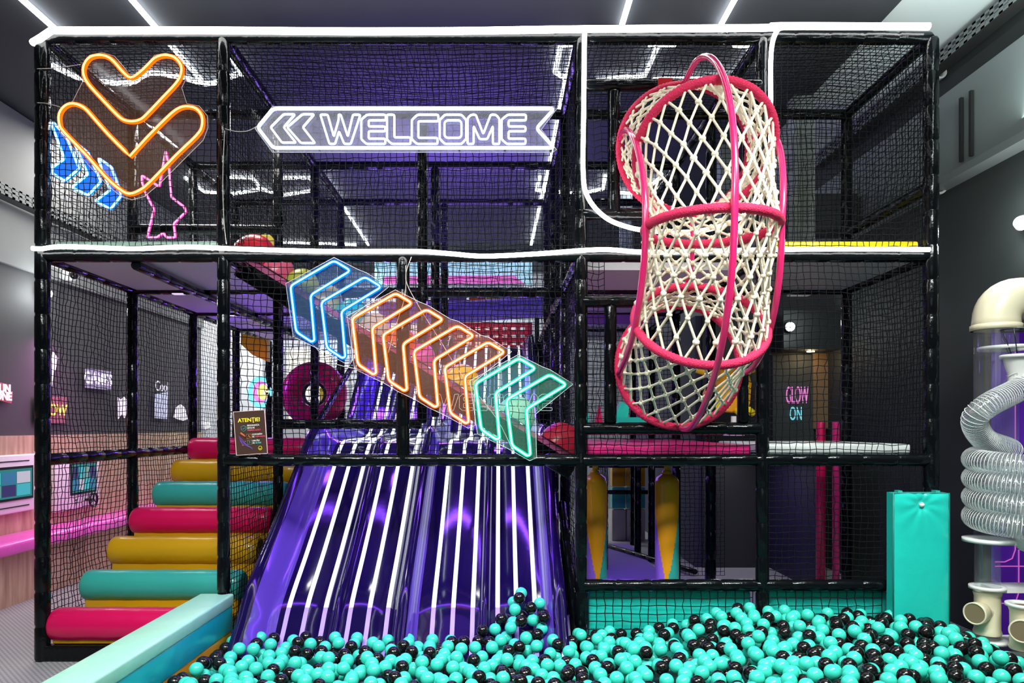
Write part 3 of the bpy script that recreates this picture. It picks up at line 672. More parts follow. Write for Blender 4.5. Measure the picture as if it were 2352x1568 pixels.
wel = thing('neon_sign', 'white neon arrow banner sign reading WELCOME', 'neon sign', at(935, 295, NY))
w_o = glow('neon_white_edge', (.55, .65, 1), 2.2); w_c = glow('neon_white_core', (.95, .97, 1), 4.5)
neon('neon_border', wel, corner([(592, 293), (628, 250), (1273, 250), (1232, 295), (1273, 340), (628, 340)]), w_o, w_c, .0095, .0078)
let = [[(622, 293), (652, 263), (678, 263), (652, 293), (680, 328), (648, 328)], [(660, 293), (695, 263), (722, 263), (696, 293), (724, 329), (692, 329)],
 [(736, 264), (753, 264), (767, 314), (778, 276), (778, 264), (783, 264), (799, 314), (811, 264), (828, 264), (806, 331), (791, 331), (779, 302), (770, 331), (757, 331)],
 [(886, 264), (843, 264), (830, 275), (830, 320), (842, 331), (885, 331), (885, 319), (847, 319), (847, 302), (885, 302), (885, 291), (847, 291), (847, 277), (886, 277)],
 [(889, 264), (906, 264), (906, 316), (943, 316), (943, 331), (900, 331), (889, 321)],
 [(1007, 264), (959, 264), (946, 276), (946, 320), (958, 331), (1005, 331), (1005, 317), (961, 317), (961, 279), (1007, 279)],
 [(1022, 264), (1060, 264), (1071, 276), (1071, 319), (1060, 331), (1022, 331), (1010, 319), (1010, 276)],
 [(1026, 277), (1056, 277), (1060, 282), (1060, 312), (1056, 317), (1026, 317), (1021, 312), (1021, 282)],
 [(1074, 331), (1074, 272), (1082, 264), (1093, 264), (1110, 308), (1127, 264), (1139, 264), (1147, 273), (1147, 331), (1132, 331), (1132, 290), (1119, 320), (1102, 320), (1088, 290), (1088, 331)],
 [(1208, 264), (1166, 264), (1152, 275), (1152, 320), (1164, 331), (1207, 331), (1207, 319), (1168, 319), (1168, 302), (1207, 302), (1207, 291), (1168, 291), (1168, 277), (1208, 277)]]
for i, l in enumerate(let):
    neon('neon_chevron' if i < 2 else 'neon_letter', wel, corner(l, rad=.009), w_o, w_c, .0058, .0048)
outline_plate('acrylic_plate', wel, [at(*p, NY) for p in [(584, 293), (624, 242), (1270, 242), (1279, 248), (1244, 295), (1279, 342), (1270, 348), (624, 348)]], m=clear('acrylic_white', haze=.16, gl=.03))
for px in (632, 735, 845, 963, 1055, 1160, 1265):
    for py in (243, 347): MB().box(at(px - 2, py - 3, NY - .0), at(px + 2, py + 3, NY + .05)).build('standoff', scr_bl, wel)

chev0 = [(668, 657), (768, 599), (806, 622), (714, 678), (723, 782), (716, 785), (681, 762)]
cols = {'blue': ((.0, .17, 1), (.17, .5, 1)), 'orange': ((1, .13, .003), (1, .42, .2)), 'green': ((.0, .6, .3), (.26, 1, .62))}
for (cn, idx, label) in (('blue', (0, 1), 'blue neon sign of two arrow outlines, highest of the arrow row'), ('orange', (2, 3, 4, 5), 'orange neon sign of four arrow outlines in the middle of the row'), ('green', (6, 7), 'green neon sign of two arrow outlines, lowest of the arrow row')):
    dx0, dy0 = 70.7 * idx[0], 37.3 * idx[0]; yy = -.095
    o = thing('neon_sign', label, 'neon sign', at(740 + dx0, 690 + dy0, yy))
    e, c = cols[cn]; mo = glow('neon_' + cn + '_edge', e, 2.2); mc = glow('neon_' + cn + '_core2', c, 5.5)
    hull = []
    for k in idx:
        p = [(x + 70.7 * k, y + 37.3 * k) for (x, y) in chev0]
        neon('neon_arrow', o, corner(p, yy, .022), mo, mc, .0112, .0062)
        mm = clear('acrylic_' + cn, haze=.085, gl=.015, hazecol=tuple(.15 + .85 * v for v in c))
    a = idx[0]; z_ = idx[-1]; S = lambda pt, k: (pt[0] + 70.7 * k, pt[1] + 37.3 * k)
    plate = [S((655, 650), a), S((766, 590), a), S((822, 618), a)] + [q for k in idx[1:] for q in (S((770, 588), k), S((822, 620), k))] + [S((735, 690), z_), S((738, 790), z_), S((722, 797), z_)] + [q for k in idx[:-1][::-1] for q in (S((742, 806), k), S((700, 786), k))] + [S((672, 772), a)]
    outline_plate('acrylic_plate', o, [at(*p, yy) for p in plate], m=mm)
# faint WELCOME reflection in the acrylic, modelled as thin outline lettering
gh = thing('reflected_sign', 'faint reflection of WELCOME modelled as thin lettering behind the green arrows', 'sign', at(1140, 922, -.05))
def tf(p): x, y = p; return (1002 + (x - 736) * .565 , 905 + (y - 264) * .56)
for l in let[2:]:
    MB().tube(corner([tf(p) for p in l], -.052, .004), .0014, 5, closed=True).build('reflected_letter', mat('reflection_white', (.6, .62, .6), .3), gh)

# signs on the far side of the upper left bay
def deep_sign(label, polys, y, edge, core, fill, r=.008):
    o = thing('neon_sign', label, 'neon sign', at(*polys[0][0], y))
    for p in polys:
        neon('neon_tube', o, corner(p, y, .015), edge, core, r, r * .7)
        if fill: outline_plate('acrylic_plate', o, [at(*q, y) for q in p], m=fill)
bl = glow('neon_blue_edge', (0, .12, 1), 3); blc = glow('neon_blue_core2', (.3, .75, 1), 4)
blfill = mat('panel_blue', (.02, .16, .6), .4, emit=(.03, .22, .9), es=.55)
c3 = lambda l: [(100 + x / 5.406, 270 + y / 5.406) for (x, y) in l]
sgn = thing('neon_sign', 'blue neon triple arrow sign behind the lower left of the heart', 'neon sign', at(200, 400, .07))
for p in (c3([(95, 60), (290, 240), (450, 640), (270, 790), (85, 700), (85, 620), (270, 520), (100, 130)]), c3([(380, 300), (560, 440), (720, 800), (560, 970), (360, 870), (560, 710)]), c3([(680, 500), (850, 620), (975, 970), (840, 1140), (650, 1040), (835, 905)])):
    p = [(max(x, 123), y) for x, y in p]; neon('neon_arrow', sgn, corner(p, .07, .012), bl, blc, .009, .0068)
    MB().prism([at(*q, .08) for q in p], (0, .004, 0)).build('panel', blfill, sgn)
sgn = thing('neon_sign', 'pink neon jagged star outline sign behind the heart at right', 'neon sign', at(380, 480, .6))
pk = glow('neon_pink_edge', (1, .03, .35), 1.6); pkc = glow('neon_pink_core', (1, .3, .6), 2)
neon('neon_tube', sgn, corner(c3([(1520, 420), (1440, 860), (1225, 720), (1225, 800), (1270, 940), (1375, 1140), (1290, 1490), (1410, 1490), (1490, 1430), (1530, 1490), (1640, 1490), (1620, 1320), (1770, 1170), (1750, 1110), (1590, 990), (1560, 600)]), .6, .01), pk, pkc, .009, .006)

# ------------------------------------------------------------------ notice board
nb = thing('notice_board', 'brown safety notice board headed ATENTIE tied left of the slide', 'sign', at(575, 995, -.05))
def nbp(x, y, d=0): return at(530 + x / 11.2, 920 + y / 11.2, -.05 - d)
nb0 = nb; nb = MB().prism([nbp(70, 290), nbp(870, 235), nbp(950, 1350), nbp(145, 1405)], (0, .006, 0)).build('board', mat('notice_brown', (.06, .03, .022), .35, var=.5), nb)
MB().tube([nbp(70, 290), nbp(870, 235), nbp(950, 1350), nbp(145, 1405)], .0032, 6, closed=True).build('board_rim', mat('rim_rose', (.75, .5, .48), .4), nb)
tl = R(-3.4)
def ntext(s, x, y, size, m, al='LEFT'): text('lettering', s, nbp(x, y, .003), size, m, (R(90), tl, 0), nb, .001, .0004, al)
ny = mat('ink_yellow', (.9, .75, .02), .5, emit=(1, .8, 0), es=.35); nw = mat('ink_white', (.7, .66, .6), .5); nr = mat('ink_red', (.7, .08, .12), .5); nt_ = mat('ink_teal', (.1, .5, .45), .5)
ntext('ATENŢIE!', 185, 515, .030, ny); ntext('SIGURANŢA', 420, 640, .0125, nw); ntext('ESTE PE', 425, 705, .0125, nw); ntext('PRIMUL LOC!', 430, 765, .0125, nr)
ntext('COBORÂM', 550, 870, .0115, nw); ntext('PE', 555, 930, .0115, nw); ntext('TOBOGAN', 625, 925, .0115, nr); ntext('URCĂM', 560, 1030, .0115, nw); ntext('PE', 565, 1090, .0115, nw); ntext('SCĂRI', 640, 1085, .0115, nt_)
MB().tube([nbp(x, y, .003) for x, y in ((330, 640), (395, 670), (390, 745), (330, 795), (275, 745), (262, 670))], .0012, 5, closed=True).tube([nbp(305, 715, .003), nbp(325, 740, .003), nbp(360, 695, .003)], .0012, 5).build('shield_emblem', nt_, nb)
MB().tube([nbp(x, y, .003) for x, y in ((410, 860), (530, 855), (535, 970), (415, 975))], .0009, 5, closed=True).tube([nbp(460, 880, .003), nbp(470, 925, .003), nbp(510, 945, .003)], .0014, 5).build('slide_icon', mat('ink_orange', (.75, .3, .05), .5), nb)
MB().tube([nbp(x, y, .003) for x, y in ((430, 1015), (545, 1010), (548, 1120), (435, 1125))], .0009, 5, closed=True).tube([nbp(470, 1040, .003), nbp(500, 1065, .003), nbp(470, 1100, .003)], .0014, 5).build('climb_icon', nt_, nb)
MB().tube([nbp(757 + 45 * math.cos(a * .628), 1215 + 50 * math.sin(a * .628), .003) for a in range(10)], .0009, 5, closed=True).tube([nbp(735, 1225, .003), nbp(757, 1240, .003), nbp(780, 1223, .003)], .0009, 4).build('smiley_emblem', ny, nb)
k = MB()
for i, y in enumerate((950, 990, 1030, 1070)): k.tube([nbp(200 + 15 * i, y - 40, .002), nbp(300, y + 60, .002), nbp(420 + 40 * i, 1150 + 20 * i, .002), nbp(560, 1230 + 12 * i, .002)], .0016, 5)
k.build('slide_drawing', mat('ink_violet', (.16, .06, .4), .5), nb)
k = MB().tube([nbp(250, 830, .002), nbp(380, 930, .002)], .006, 6).ball(nbp(310, 1150, .002), .004, 8).ball(nbp(375, 1050, .002), .004, 8)
k.build('figure_drawing', mat('ink_rust', (.5, .1, .03), .5), nb)

# ------------------------------------------------------------------ rope net tunnel
TX, TZ, TR = 1.035, 2.30, .615
def tun(th, ph, dr=0):   # th 0 (top mouth) .. pi (bottom mouth); ph around the ring, 0 = outer side
    r = .312 + .045 * abs(math.cos(th)) ** 1.5 + (.01 if math.cos(th) > 0 else -.012) * abs(math.cos(th)) + dr
    e = Vector((0, -math.sin(th), math.cos(th)))
    c = Vector((1.012 + .03 * max(0, math.cos(th)), -.045, TZ)) + e * TR
    return c + e * (r * math.cos(ph)) + Vector((1, 0, 0)) * (r * math.sin(ph))
tn = thing('rope_tunnel', 'pink ringed tunnel of cream rope netting bulging from the frame', 'rope tunnel', (TX, -.4, TZ))
for k, th in enumerate((0, math.pi / 4, math.pi / 2, 3 * math.pi / 4, math.pi)):
    n = 60; rr = [.0225 + .0022 * math.sin(i * 2.9) for i in range(n * 4)]
    MB().tube([tun(th, 2 * math.pi * i / (n * 4)) for i in range(n * 4)], .023, 10, closed=True, rf=lambda i: rr[i]).build('ring', pink_cord, tn)
for ph in (0, R(82), R(-82)):
    pts = [tun(th, ph, (.04 if ph == 0 else .015) * min(1, th * 4 + .001, (math.pi - th) * 4 + .001)) for th in [math.pi * (-.0 + i / 40) for i in range(41)]]
    MB().tube(pts, .0165, 10).build('hoop_pipe', pink_paint, tn)
MB().tube([tun(math.pi * i / 24, math.pi, .02) for i in range(25)], .015, 8).build('inner_pipe', pink_paint, tn)
b = MB(); NU, NV = 21, 28
def node(i, j):
    random.seed(i % NU * 131 + j * 7); k4 = min(3, int(4 * j / NV)); t4 = 4 * j / NV - k4; ph = 2 * math.pi * ((i % NU) + (.5 if j % 2 else 0)) / NU + random.uniform(-.012, .012); dr = random.uniform(-.006, .006) - .02 * math.sin(math.pi * t4)
    return tun(math.pi * k4 / 4, ph, dr).lerp(tun(math.pi * (k4 + 1) / 4, ph, dr), t4)
for j in range(NV):
    for i in range(NU):
        a = node(i, j)
        for q in ((i, j + 1), (i + 1, j + 1) if j % 2 else (i - 1, j + 1)):
            c = node(*q); b.tube([a, (a + c) / 2, c], .0068, 6, caps=False)
        if 0 < j:
            random.seed(i * 17 + j); b.ball(a, .0155, 5, sx=random.uniform(.8, 1.2), sy=random.uniform(.8, 1.1), sz=random.uniform(.8, 1.1))
b.build('rope_mesh', rope_mat, tn)
for z in (2.92 + .36,):
    MB().box((TX - .14, -.05, z - .01), (TX - .06, -.02, z + .04)).build('strap', v_red, tn)
random.seed(11)

# ------------------------------------------------------------------ rainbow row of domes on a slanting beam
rb = thing('rainbow_slope', 'slanting black beam carrying a row of coloured foam domes', 'climbing slope', at(930, 800, .3))
A, B = at(560, 590, .35), at(1330, 1060, .35)
d = (B - A).normalized(); up = Vector((-d.z, 0, d.x)) ; up = up if up.z > 0 else -up
MB().prism([A, B, B - up * .13, A - up * .13], (0, .10, 0)).build('beam', black_vinyl, rb, bevel=.01)
MB().prism([A + up * .012, B + up * .012, B - up * .02, A - up * .02], (0, -.012, 0)).build('edge_board', vinyl('vinyl_rose', (.55, .10, .25)), rb)
dc = [(595, 566, (.65, .01, .03), 50), (650, 600, (.8, .12, .22), 38), (700, 642, (.40, .42, .04), 40), (757, 676, (.75, .62, .25), 38), (815, 712, (.03, .55, .6), 40), (868, 742, (.72, .62, .58), 40), (925, 782, (.85, .10, .02), 42), (975, 806, (.85, .05, .45), 36), (1065, 868, (.85, .5, .02), 44), (1190, 945, (.40, .85, .62), 46), (1292, 1008, (.6, .02, .05), 48)]
for (px, py, c, r_) in dc:
    P = at(px, py, .40); P = A + d * ((P - A).dot(d)) + Vector((0, .06, 0)) + up * .02; q = MB()
    rad = r_ / sc_(.4)
    vs = []; n = 20; fs = []
    for i in range(9):
        e = math.pi / 2 * i / 8
        for j in range(n):
            a = 2 * math.pi * j / n
            vs.append(P + d * (math.cos(e) * math.cos(a) * rad) + Vector((0, 1, 0)) * (math.cos(e) * math.sin(a) * rad * .95) + up * (math.sin(e) * rad * 1.15))
    for i in range(8):
        for j in range(n): fs.append((i*n+j, i*n+(j+1) % n, (i+1)*n+(j+1) % n, (i+1)*n+j))
    q.add(vs, fs, 0, True).build('foam_dome', vinyl('dome_%d' % px, c), rb)
tag(MB().lathe(at(612, 556, .55), [(.02, -.02), (.05, -.02), (.05, .02), (.02, .02), (.02, -.02)], 20, axis='y').build('foam_disc', vinyl('vinyl_lemon', (.85, .75, .1))), 'small yellow foam disc beside the topmost red dome', 'foam disc')

# ------------------------------------------------------------------ things inside and behind the frame
def panel(name, label, cat, poly, y, th, m, kind=None, group=None):
    return tag(MB().prism([at(*p, y) for p in poly], (0, th, 0)).build(name, m), label, cat, group, kind)
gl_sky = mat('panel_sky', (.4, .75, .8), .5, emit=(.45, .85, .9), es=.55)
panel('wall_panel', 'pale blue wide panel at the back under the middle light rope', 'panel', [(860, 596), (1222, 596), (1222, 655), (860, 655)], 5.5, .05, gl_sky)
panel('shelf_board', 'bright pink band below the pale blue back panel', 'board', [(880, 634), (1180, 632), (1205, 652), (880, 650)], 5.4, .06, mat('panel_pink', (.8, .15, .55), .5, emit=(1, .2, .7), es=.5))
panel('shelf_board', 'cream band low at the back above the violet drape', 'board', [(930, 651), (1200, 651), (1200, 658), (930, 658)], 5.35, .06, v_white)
gate = thing('slide_gate', 'red lattice gate with colour blocks and white squares above the slide top', 'gate', at(1080, 770, 4.4))
for x in (935, 1228): MB().box(at(x, VY + CAMZ * sc_(4.5), 4.44), at(x + 10, 676, 4.5)).build('gate_post', black_vinyl, gate)
MB().box(at(935, 694, 4.44), at(1238, 690, 4.5)).build('cross_bar', black_vinyl, gate)
for i, (x0, x1, c) in enumerate([(945, 985, (.05, .14, .02)), (990, 1028, (.01, .2, .22)), (1030, 1072, (.08, .03, .25)), (1078, 1116, (.55, .05, .01)), (1117, 1156, (.55, .25, .01)), (1158, 1195, (.04, .13, .02))]):
    MB().box(at(x0, 690, 4.42), at(x1, 676, 4.52)).build('colour_block', vinyl('block_%d' % i, c), gate, bevel=.01)
# violet drape: sagging fabric hammock
vs = []; nu_, nv_ = 24, 8
for i in range(nu_ + 1):
    px = 870 + (1285 - 870) * i / nu_; u_ = i / nu_
    for j in range(nv_ + 1):
        t = j / nv_; top = 694 - 8 * u_ - 10 * max(0, u_ - .5) * 2; bot = 742 - 26 * max(0, u_ - .4)
        vs.append(at(px, top + (bot - top) * t, 3.2 + .25 * math.sin(t * math.pi) + .02 * math.sin(i * 1.7 + j)))
o = MB().add(vs, [(i*(nv_+1)+j, i*(nv_+1)+j+1, (i+1)*(nv_+1)+j+1, (i+1)*(nv_+1)+j) for i in range(nu_) for j in range(nv_)], 0, True).build('fabric_drape', vinyl('drape_violet', (.45, .32, .95)))
o.modifiers.new('thickness', 'SOLIDIFY').thickness = .01; tag(o, 'violet fabric drape hanging across above the slide top', 'drape')
# red lattice
lt = gate; b = MB()
for i in range(13): x = 960 + i * 20.5; b.box(at(x, 800, 4.4), at(x + 9, 742, 4.44))
for j in range(4): b.box(at(960, 742 + j * 17 + 8, 4.39), at(1215, 742 + j * 17, 4.45))
b.build('lattice', mat('lattice_red', (.6, .03, .06), .5, emit=(.7, .03, .07), es=.15), lt)
MB().box(at(950, 802, 4.38), at(1220, 797, 4.46)).build('yellow_rail', v_orange, lt)
MB().box(at(1212, 802, 4.38), at(1222, 742, 4.46)).build('pink_edge', v_pink, lt)
MB().box(at(940, 800, 4.47), at(1180, 742, 4.5)).build('backlit_board', mat('panel_white', (.8, .8, .8), .5, emit=(1, 1, 1), es=.6), gate)
# magenta ring roller
rg = thing('tube_climber', 'magenta ring climber with dark hole beside the slide', 'climbing ring', at(722, 905, 2.5))
def ringpts(cx, cy, rx, rz, y): return [at(cx + rx * math.cos(a), cy + rz * math.sin(a), y) for a in [2 * math.pi * i / 32 for i in range(32)]]
MB().tube(ringpts(722, 905, 52, 52, 2.5), .095, 14, closed=True, fixed=Vector((0, 1, 0))).build('ring_pad', v_pink, rg)
MB().tube(ringpts(722, 905, 28, 30, 2.55), .03, 10, closed=True, fixed=Vector((0, 1, 0))).build('inner_rim', mat('rubber_black', (.01, .01, .012), .4), rg)
tag(MB().tube([at(742, 960, 3.1), at(742, 890, 3.1)], .035, 12).build('yellow_post', mat('post_yellow', (.75, .65, .03), .4, emit=(.8, .7, 0), es=.2)), 'yellow padded post seen through the magenta ring', 'post')
panel('slanting_cushion', 'mustard slanting foam cushion behind the stair post', 'cushion', [(553, 765), (614, 780), (614, 830), (580, 815), (553, 790)], 2.4, .08, vinyl('vinyl_gold', (.75, .5, .01)))
# glowing round lamp sculpture in background
gs = thing('glow_wheel', 'round multicoloured glowing wheel light behind the stair post', 'light', at(598, 900, 4.0))
for (r_, c, s_) in ((30, (.2, .8, 1), 1.5), (22, (1, .2, .7), 1.8), (14, (1, .6, .15), 2.5)):
    MB().tube(ringpts(598 + (30 - r_) * .6, 900, r_ * .7, r_, 4.0), .035, 8, closed=True, fixed=Vector((0, 1, 0))).build('light_ring', glow('wheel_%d' % r_, c, s_), gs)
MB().lathe(at(598, 900, 4.05), [(0, 0), (.1, 0)], 16, axis='y').build('light_centre', glow('wheel_core', (1, .9, .95), 2), gs)
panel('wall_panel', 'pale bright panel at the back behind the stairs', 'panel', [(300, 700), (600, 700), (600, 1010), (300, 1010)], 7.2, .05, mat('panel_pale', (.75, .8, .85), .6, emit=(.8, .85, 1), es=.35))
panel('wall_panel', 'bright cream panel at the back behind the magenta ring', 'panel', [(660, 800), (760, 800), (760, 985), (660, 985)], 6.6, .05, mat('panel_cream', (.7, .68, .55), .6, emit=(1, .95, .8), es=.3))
# yellow tumbling figure
fg = thing('foam_star', 'yellow jagged foam figure with thick arms behind the tunnel mouth', 'foam figure', at(1680, 905, 1.1))
def armp(a, b_, r_=.035, m=MATS['vinyl_yellow']): MB().tube([at(*a, 1.1), at((a[0]+b_[0]) / 2, (a[1]+b_[1]) / 2, 1.08), at(*b_, 1.1)], r_, 8).build('foam_arm', m, fg)
MB().prism([at(x, y, 1.1) for x, y in ((1648, 840), (1712, 832), (1728, 880), (1724, 930), (1690, 948), (1655, 945), (1618, 905))], (0, .08, 0)).build('foam_body', v_orange, fg, bevel=.015)
for a, b_ in (((1700, 860), (1733, 846)), ((1712, 860), (1712, 925)), ((1700, 925), (1730, 950)), ((1650, 865), (1600, 848)), ((1650, 920), (1625, 955)), ((1690, 940), (1706, 955)), ((1640, 940), (1632, 952))): armp(a, b_, .026)
pd_ = thing('spin_seat', 'white round spinner seat under the yellow foam figure', 'seat', at(1685, 1000, 1.05))
MB().lathe(at(1685, 1000, 1.05), [(0, .0), (.075, 0), (.08, .015), (.075, .03), (0, .03)], 20).build('seat_disc', mat('disc_lilac', (.7, .6, .85), .4, emit=(.7, .6, 1), es=.15), pd_)
MB().lathe(at(1685, 1000, 1.05), [(.02, 0), (.02, .14)], 10).build('stem', white_pl, pd_)
panel('foam_wedge', 'turquoise foam wedge leaning left of the lower tunnel mouth', 'foam wedge', [(1412, 958), (1428, 922), (1445, 932), (1442, 960)], .9, .12, v_turq)
panel('foam_plinth', 'turquoise foam plinth under the wedge at the tunnel mouth', 'foam plinth', [(1408, 958), (1500, 958), (1520, 976), (1410, 976)], .8, .3, v_turq)
for i, (x, c, l) in enumerate([(1345, v_turq, 'turquoise'), (1375, v_pink, 'magenta')]):
    panel('foam_spike', '%s foam spike on the deck left of the tunnel mouth' % l, 'foam spike', [(x - 8, 975), (x + 10, 975), (x + 3, 930)], 1.0, .08, c)
# grey-blue netting board back right of lower deck
panel('roller_bar', 'long violet rolled pads stacked above the lower deck, upper one', 'roller', [(1345, 628), (1480, 628), (1480, 640), (1345, 640)], 1.6, .08, v_violet)
panel('roller_bar', 'long violet rolled pads stacked above the lower deck, middle one', 'roller', [(1345, 678), (1480, 678), (1480, 694), (1345, 694)], 1.6, .08, v_violet)
panel('roller_bar', 'long violet rolled pads stacked above the lower deck, lower one', 'roller', [(1345, 722), (1480, 722), (1480, 744), (1345, 744)], 1.6, .08, v_violet)

# punching bags hanging in the low tunnel bay
def bag(px, label, spin):
    y = .62; P = at(px, 1100, y); o = thing('punching_bag', label, 'punching bag', (P.x, y, .3), 'hanging foam bags in the tunnel bay')
    zt = CAMZ - (1092 - VY) / sc_(y); zb = .28; r = .078; n = 72; b = MB(); vs = []
    rows = [(zt + .02, .25), (zt + .005, .55), (zt - .012, .85), (zt - .04, 1.0)] + [(zt - .04 + (zb + .04 - zt) * k / 39, 1.0) for k in range(1, 40)] + [(zb - .02, .8)]
    for (z, q) in rows:
        for j in range(n): a = 2 * math.pi * j / n; vs.append((P.x + math.cos(a) * r * q * (1 + (.03 * math.sin(a * 9) if q < 1 else 0)), y + math.sin(a) * r * q, z))
    fs = []; mi = []
    for i in range(len(rows) - 1):
        t = max(0, min(1, (zt - .13 - rows[i][0]) / (zt - .13 - zb - .03)))
        for j in range(n):
            fs.append((i*n+j, i*n+(j+1) % n, (i+1)*n+(j+1) % n, (i+1)*n+j))
            dlt = ((j + .5) / n * 360 - 270 - spin + 180) % 360 - 180; hw = 85 * (1 - t) + (180 if t <= 0 else 0)
            mi.append(0 if abs(dlt) < hw else (1 if dlt > 0 else 2))
    b.add(vs, fs, 0, True); b.mi = mi; b.build('bag', [v_orange, v_teal, v_violet], o)
    MB().tube([(P.x, y, zt + .01), (P.x, y, ZL + .02)], .018, 10).build('hanger', v_orange, o)
    MB().lathe((P.x, y, zt + .012), [(.0, .03), (.03, .02), (.035, 0), (.02, -.01)], 12).build('gathered_collar', v_orange, o)
bag(1367, 'orange, teal and violet hanging foam bag beside the slide post', 4)
bag(1532, 'orange and teal hanging foam bag, right one of the pair', -14)
# far coloured blocks seen beyond the bags
for (x0, x1, nm) in ((1406, 1432, 'left'), (1440, 1476, 'right')):
    for (ya, yb, m, cn, wh) in ((1070, 1117, v_yel, 'mustard', 'topmost'), (1117, 1167, v_teal, 'teal', 'middle'), (1167, 1241.2, mat('foam_grey', (.35, .33, .3), .5), 'grey', 'bottom')):
        tag(MB().box(at(x0, yb, 4.3), at(x1, ya, 4.45)).build('foam_block', m, bevel=.006), '%s foam block far behind the hanging bags, %s of the %s stack' % (cn, wh, nm), 'foam block')
padded('post', (1.78, 2.0, 0), (1.78, 2.0, ZL)); padded('post', (1.42, 3.3, 0), (1.42, 3.3, ZL)); padded('beam', (1.0, 4.0, .9), (1.9, 4.0, .9), PR * .7); padded('beam', (1.0, 4.0, .6), (1.9, 4.0, .6), PR * .7)
padded('beam', (1.75, 2.3, .04), (1.1, 3.9, .04), PR * .7)
tag(MB().box((.55, .9, .0), (1.45, 4.0, .02)).build('floor_mat', mat('mat_lit_violet', (.22, .14, .5), .5, bump=.3, bscale=60)), 'floor mat with violet lamp light in its colour behind the hanging bags', 'floor mat')  # violet light falling on the floor is put into this colour
# pink posts in the right bay
for (px, w_, lab, m) in ((1885, 13, 'left, darker one', v_pink), (1920, 10, 'right, brighter one', MATS['vinyl_neon_pink'])):
    a = at(px, 968, 1.35)
    tag(MB().lathe((a.x, 1.35, 0), [(.0, 0), (w_ / 380, 0), (w_ / 380, a.z - .01), (w_ / 420, a.z), (0, a.z)], 18).build('padded_post', m), 'pink padded upright pole in the dark right bay, ' + lab, 'pole')
# glow on lettering, doorway light
gw = thing('neon_sign', 'pink and cyan neon words GLOW ON on the dark wall in the right bay', 'neon sign', at(1830, 925, 2.655))
text('lettering', 'GLOW', at(1831, 909, 2.655), .23, glow('glow_pink', (1, .3, .8), .8), (R(90), 0, 0), gw, .004, .0, 'CENTER', .30)
text('lettering', 'ON', at(1828, 951, 2.655), .18, glow('glow_cyan', (.25, .8, .95), .8), (R(90), 0, 0), gw, .004, .0, 'CENTER', .42)
struct('door_1', MB().box(at(1868, 985, 2.66), at(1898, 812, 2.7)), mat('door_tan', (.25, .16, .08), .5))
struct('trim_10', MB().box(at(1775, 1330, 2.67), at(1866, 815, 2.7)), mat('booth_grey', (.05, .06, .06), .6))
struct('trim_11', MB().box((at(1800, 0, 2.4).x, 2.4, at(0, 806, 2.55).z), (RX, 2.7, 2.4)), mat('soffit_black', (.01, .012, .012), .6))
light('door_lamp', 'POINT', at(1862, 818, 2.5), 1.2, (1, .7, .35), .03)
tag(MB().lathe(at(1862, 808, 2.55), [(0, 0), (.035, 0), (.035, .012), (0, .012)], 14).build('downlight', glow('warm_lamp', (1, .75, .4), 8)), 'tiny warm downlight above the tan door in the right bay', 'lamp')

# ------------------------------------------------------------------ ball pit: padded walls and balls
pw = thing('pit_wall', 'mint topped padded pit wall running towards the camera at lower left', 'padded wall', (-1.63, -1.2, 0))
MB().box((-1.725, -2.6, .315), (-1.53, -.0, .385)).build('top_pad', v_mint, pw, bevel=.012)
MB().box((-1.72, -2.6, .175), (-1.535, -.005, .318)).build('side_pad', vinyl('vinyl_cyan', (.01, .48, .55)), pw, bevel=.01)
MB().box((-1.715, -2.6, .0), (-1.54, -.01, .177)).build('lower_pad', v_orange, pw, bevel=.01)
b = thing('pit_wall', 'turquoise padded pit wall behind the coarse net under the tunnel bay', 'padded wall', (1.0, .05, 0))
MB().box((XS[3] + .05, .04, 0), (XS[4] - .05, .12, .385)).build('pad', v_turq, b, bevel=.01)
b = thing('pit_wall', 'turquoise padded pit wall behind the coarse net in the right bay', 'padded wall', (1.9, .05, 0))
MB().box((XS[4] + .05, .04, 0), (2.24, .12, .385)).build('pad', v_turq, b, bevel=.01)
# upright quilted pad
up_ = thing('upright_pad', 'tall turquoise quilted pad with white button standing by the frame', 'pad', at(2115, 1400, -.12))
P0, P1 = at(2052, 1420, -.12), at(2180, 1132, -.12)
me_ = MB(); nx_, nz_ = 40, 80; vs = []
W_, H_ = P1.x - P0.x, P1.z
def pz(u, v):
    x = P0.x + W_ * u + .0; z = .02 + (H_ - .02) * v
    bx, bz = (P0.x + P1.x) / 2, P1.z - .065
    dd = math.hypot(x - bx, z - bz); a = math.atan2(z - bz, x - bx)
    dent = .022 * math.exp(-(dd / .035) ** 2) + .005 * math.exp(-dd / .12) * math.cos(a * 9)
    ed = min(u, 1 - u) * W_; ez = min(v, 1 - v) * H_; puff = .016 * (1 - math.exp(-ed / .02)) * (1 - math.exp(-ez / .02))
    return Vector((x, -.12 - puff + dent * (1 if dd < .3 else 0), z))
for i in range(nx_ + 1):
    for j in range(nz_ + 1): vs.append(pz(i / nx_, j / nz_))
fs = [(i*(nz_+1)+j, (i+1)*(nz_+1)+j, (i+1)*(nz_+1)+j+1, i*(nz_+1)+j+1) for i in range(nx_) for j in range(nz_)]
MB().add(vs, fs, 0, True).box((P0.x, -.12, .02), (P1.x, -.05, H_)).build('pad_body', v_turq, up_)
MB().tube([(P0.x, -.12, .02), (P0.x, -.12, H_), (P1.x, -.12, H_), (P1.x, -.12, .02)], .004, 6).build('piping', mat('piping_dark', (.01, .2, .17), .5), up_)
MB().ball(((P0.x + P1.x) / 2, -.125, P1.z - .065), .014, 10).build('button', white_pl, up_)
for x in (P0.x + .05, P1.x - .05): MB().box((x - .012, -.1, H_), (x + .012, -.06, H_ + .012)).build('hook_tab', v_teal, up_)

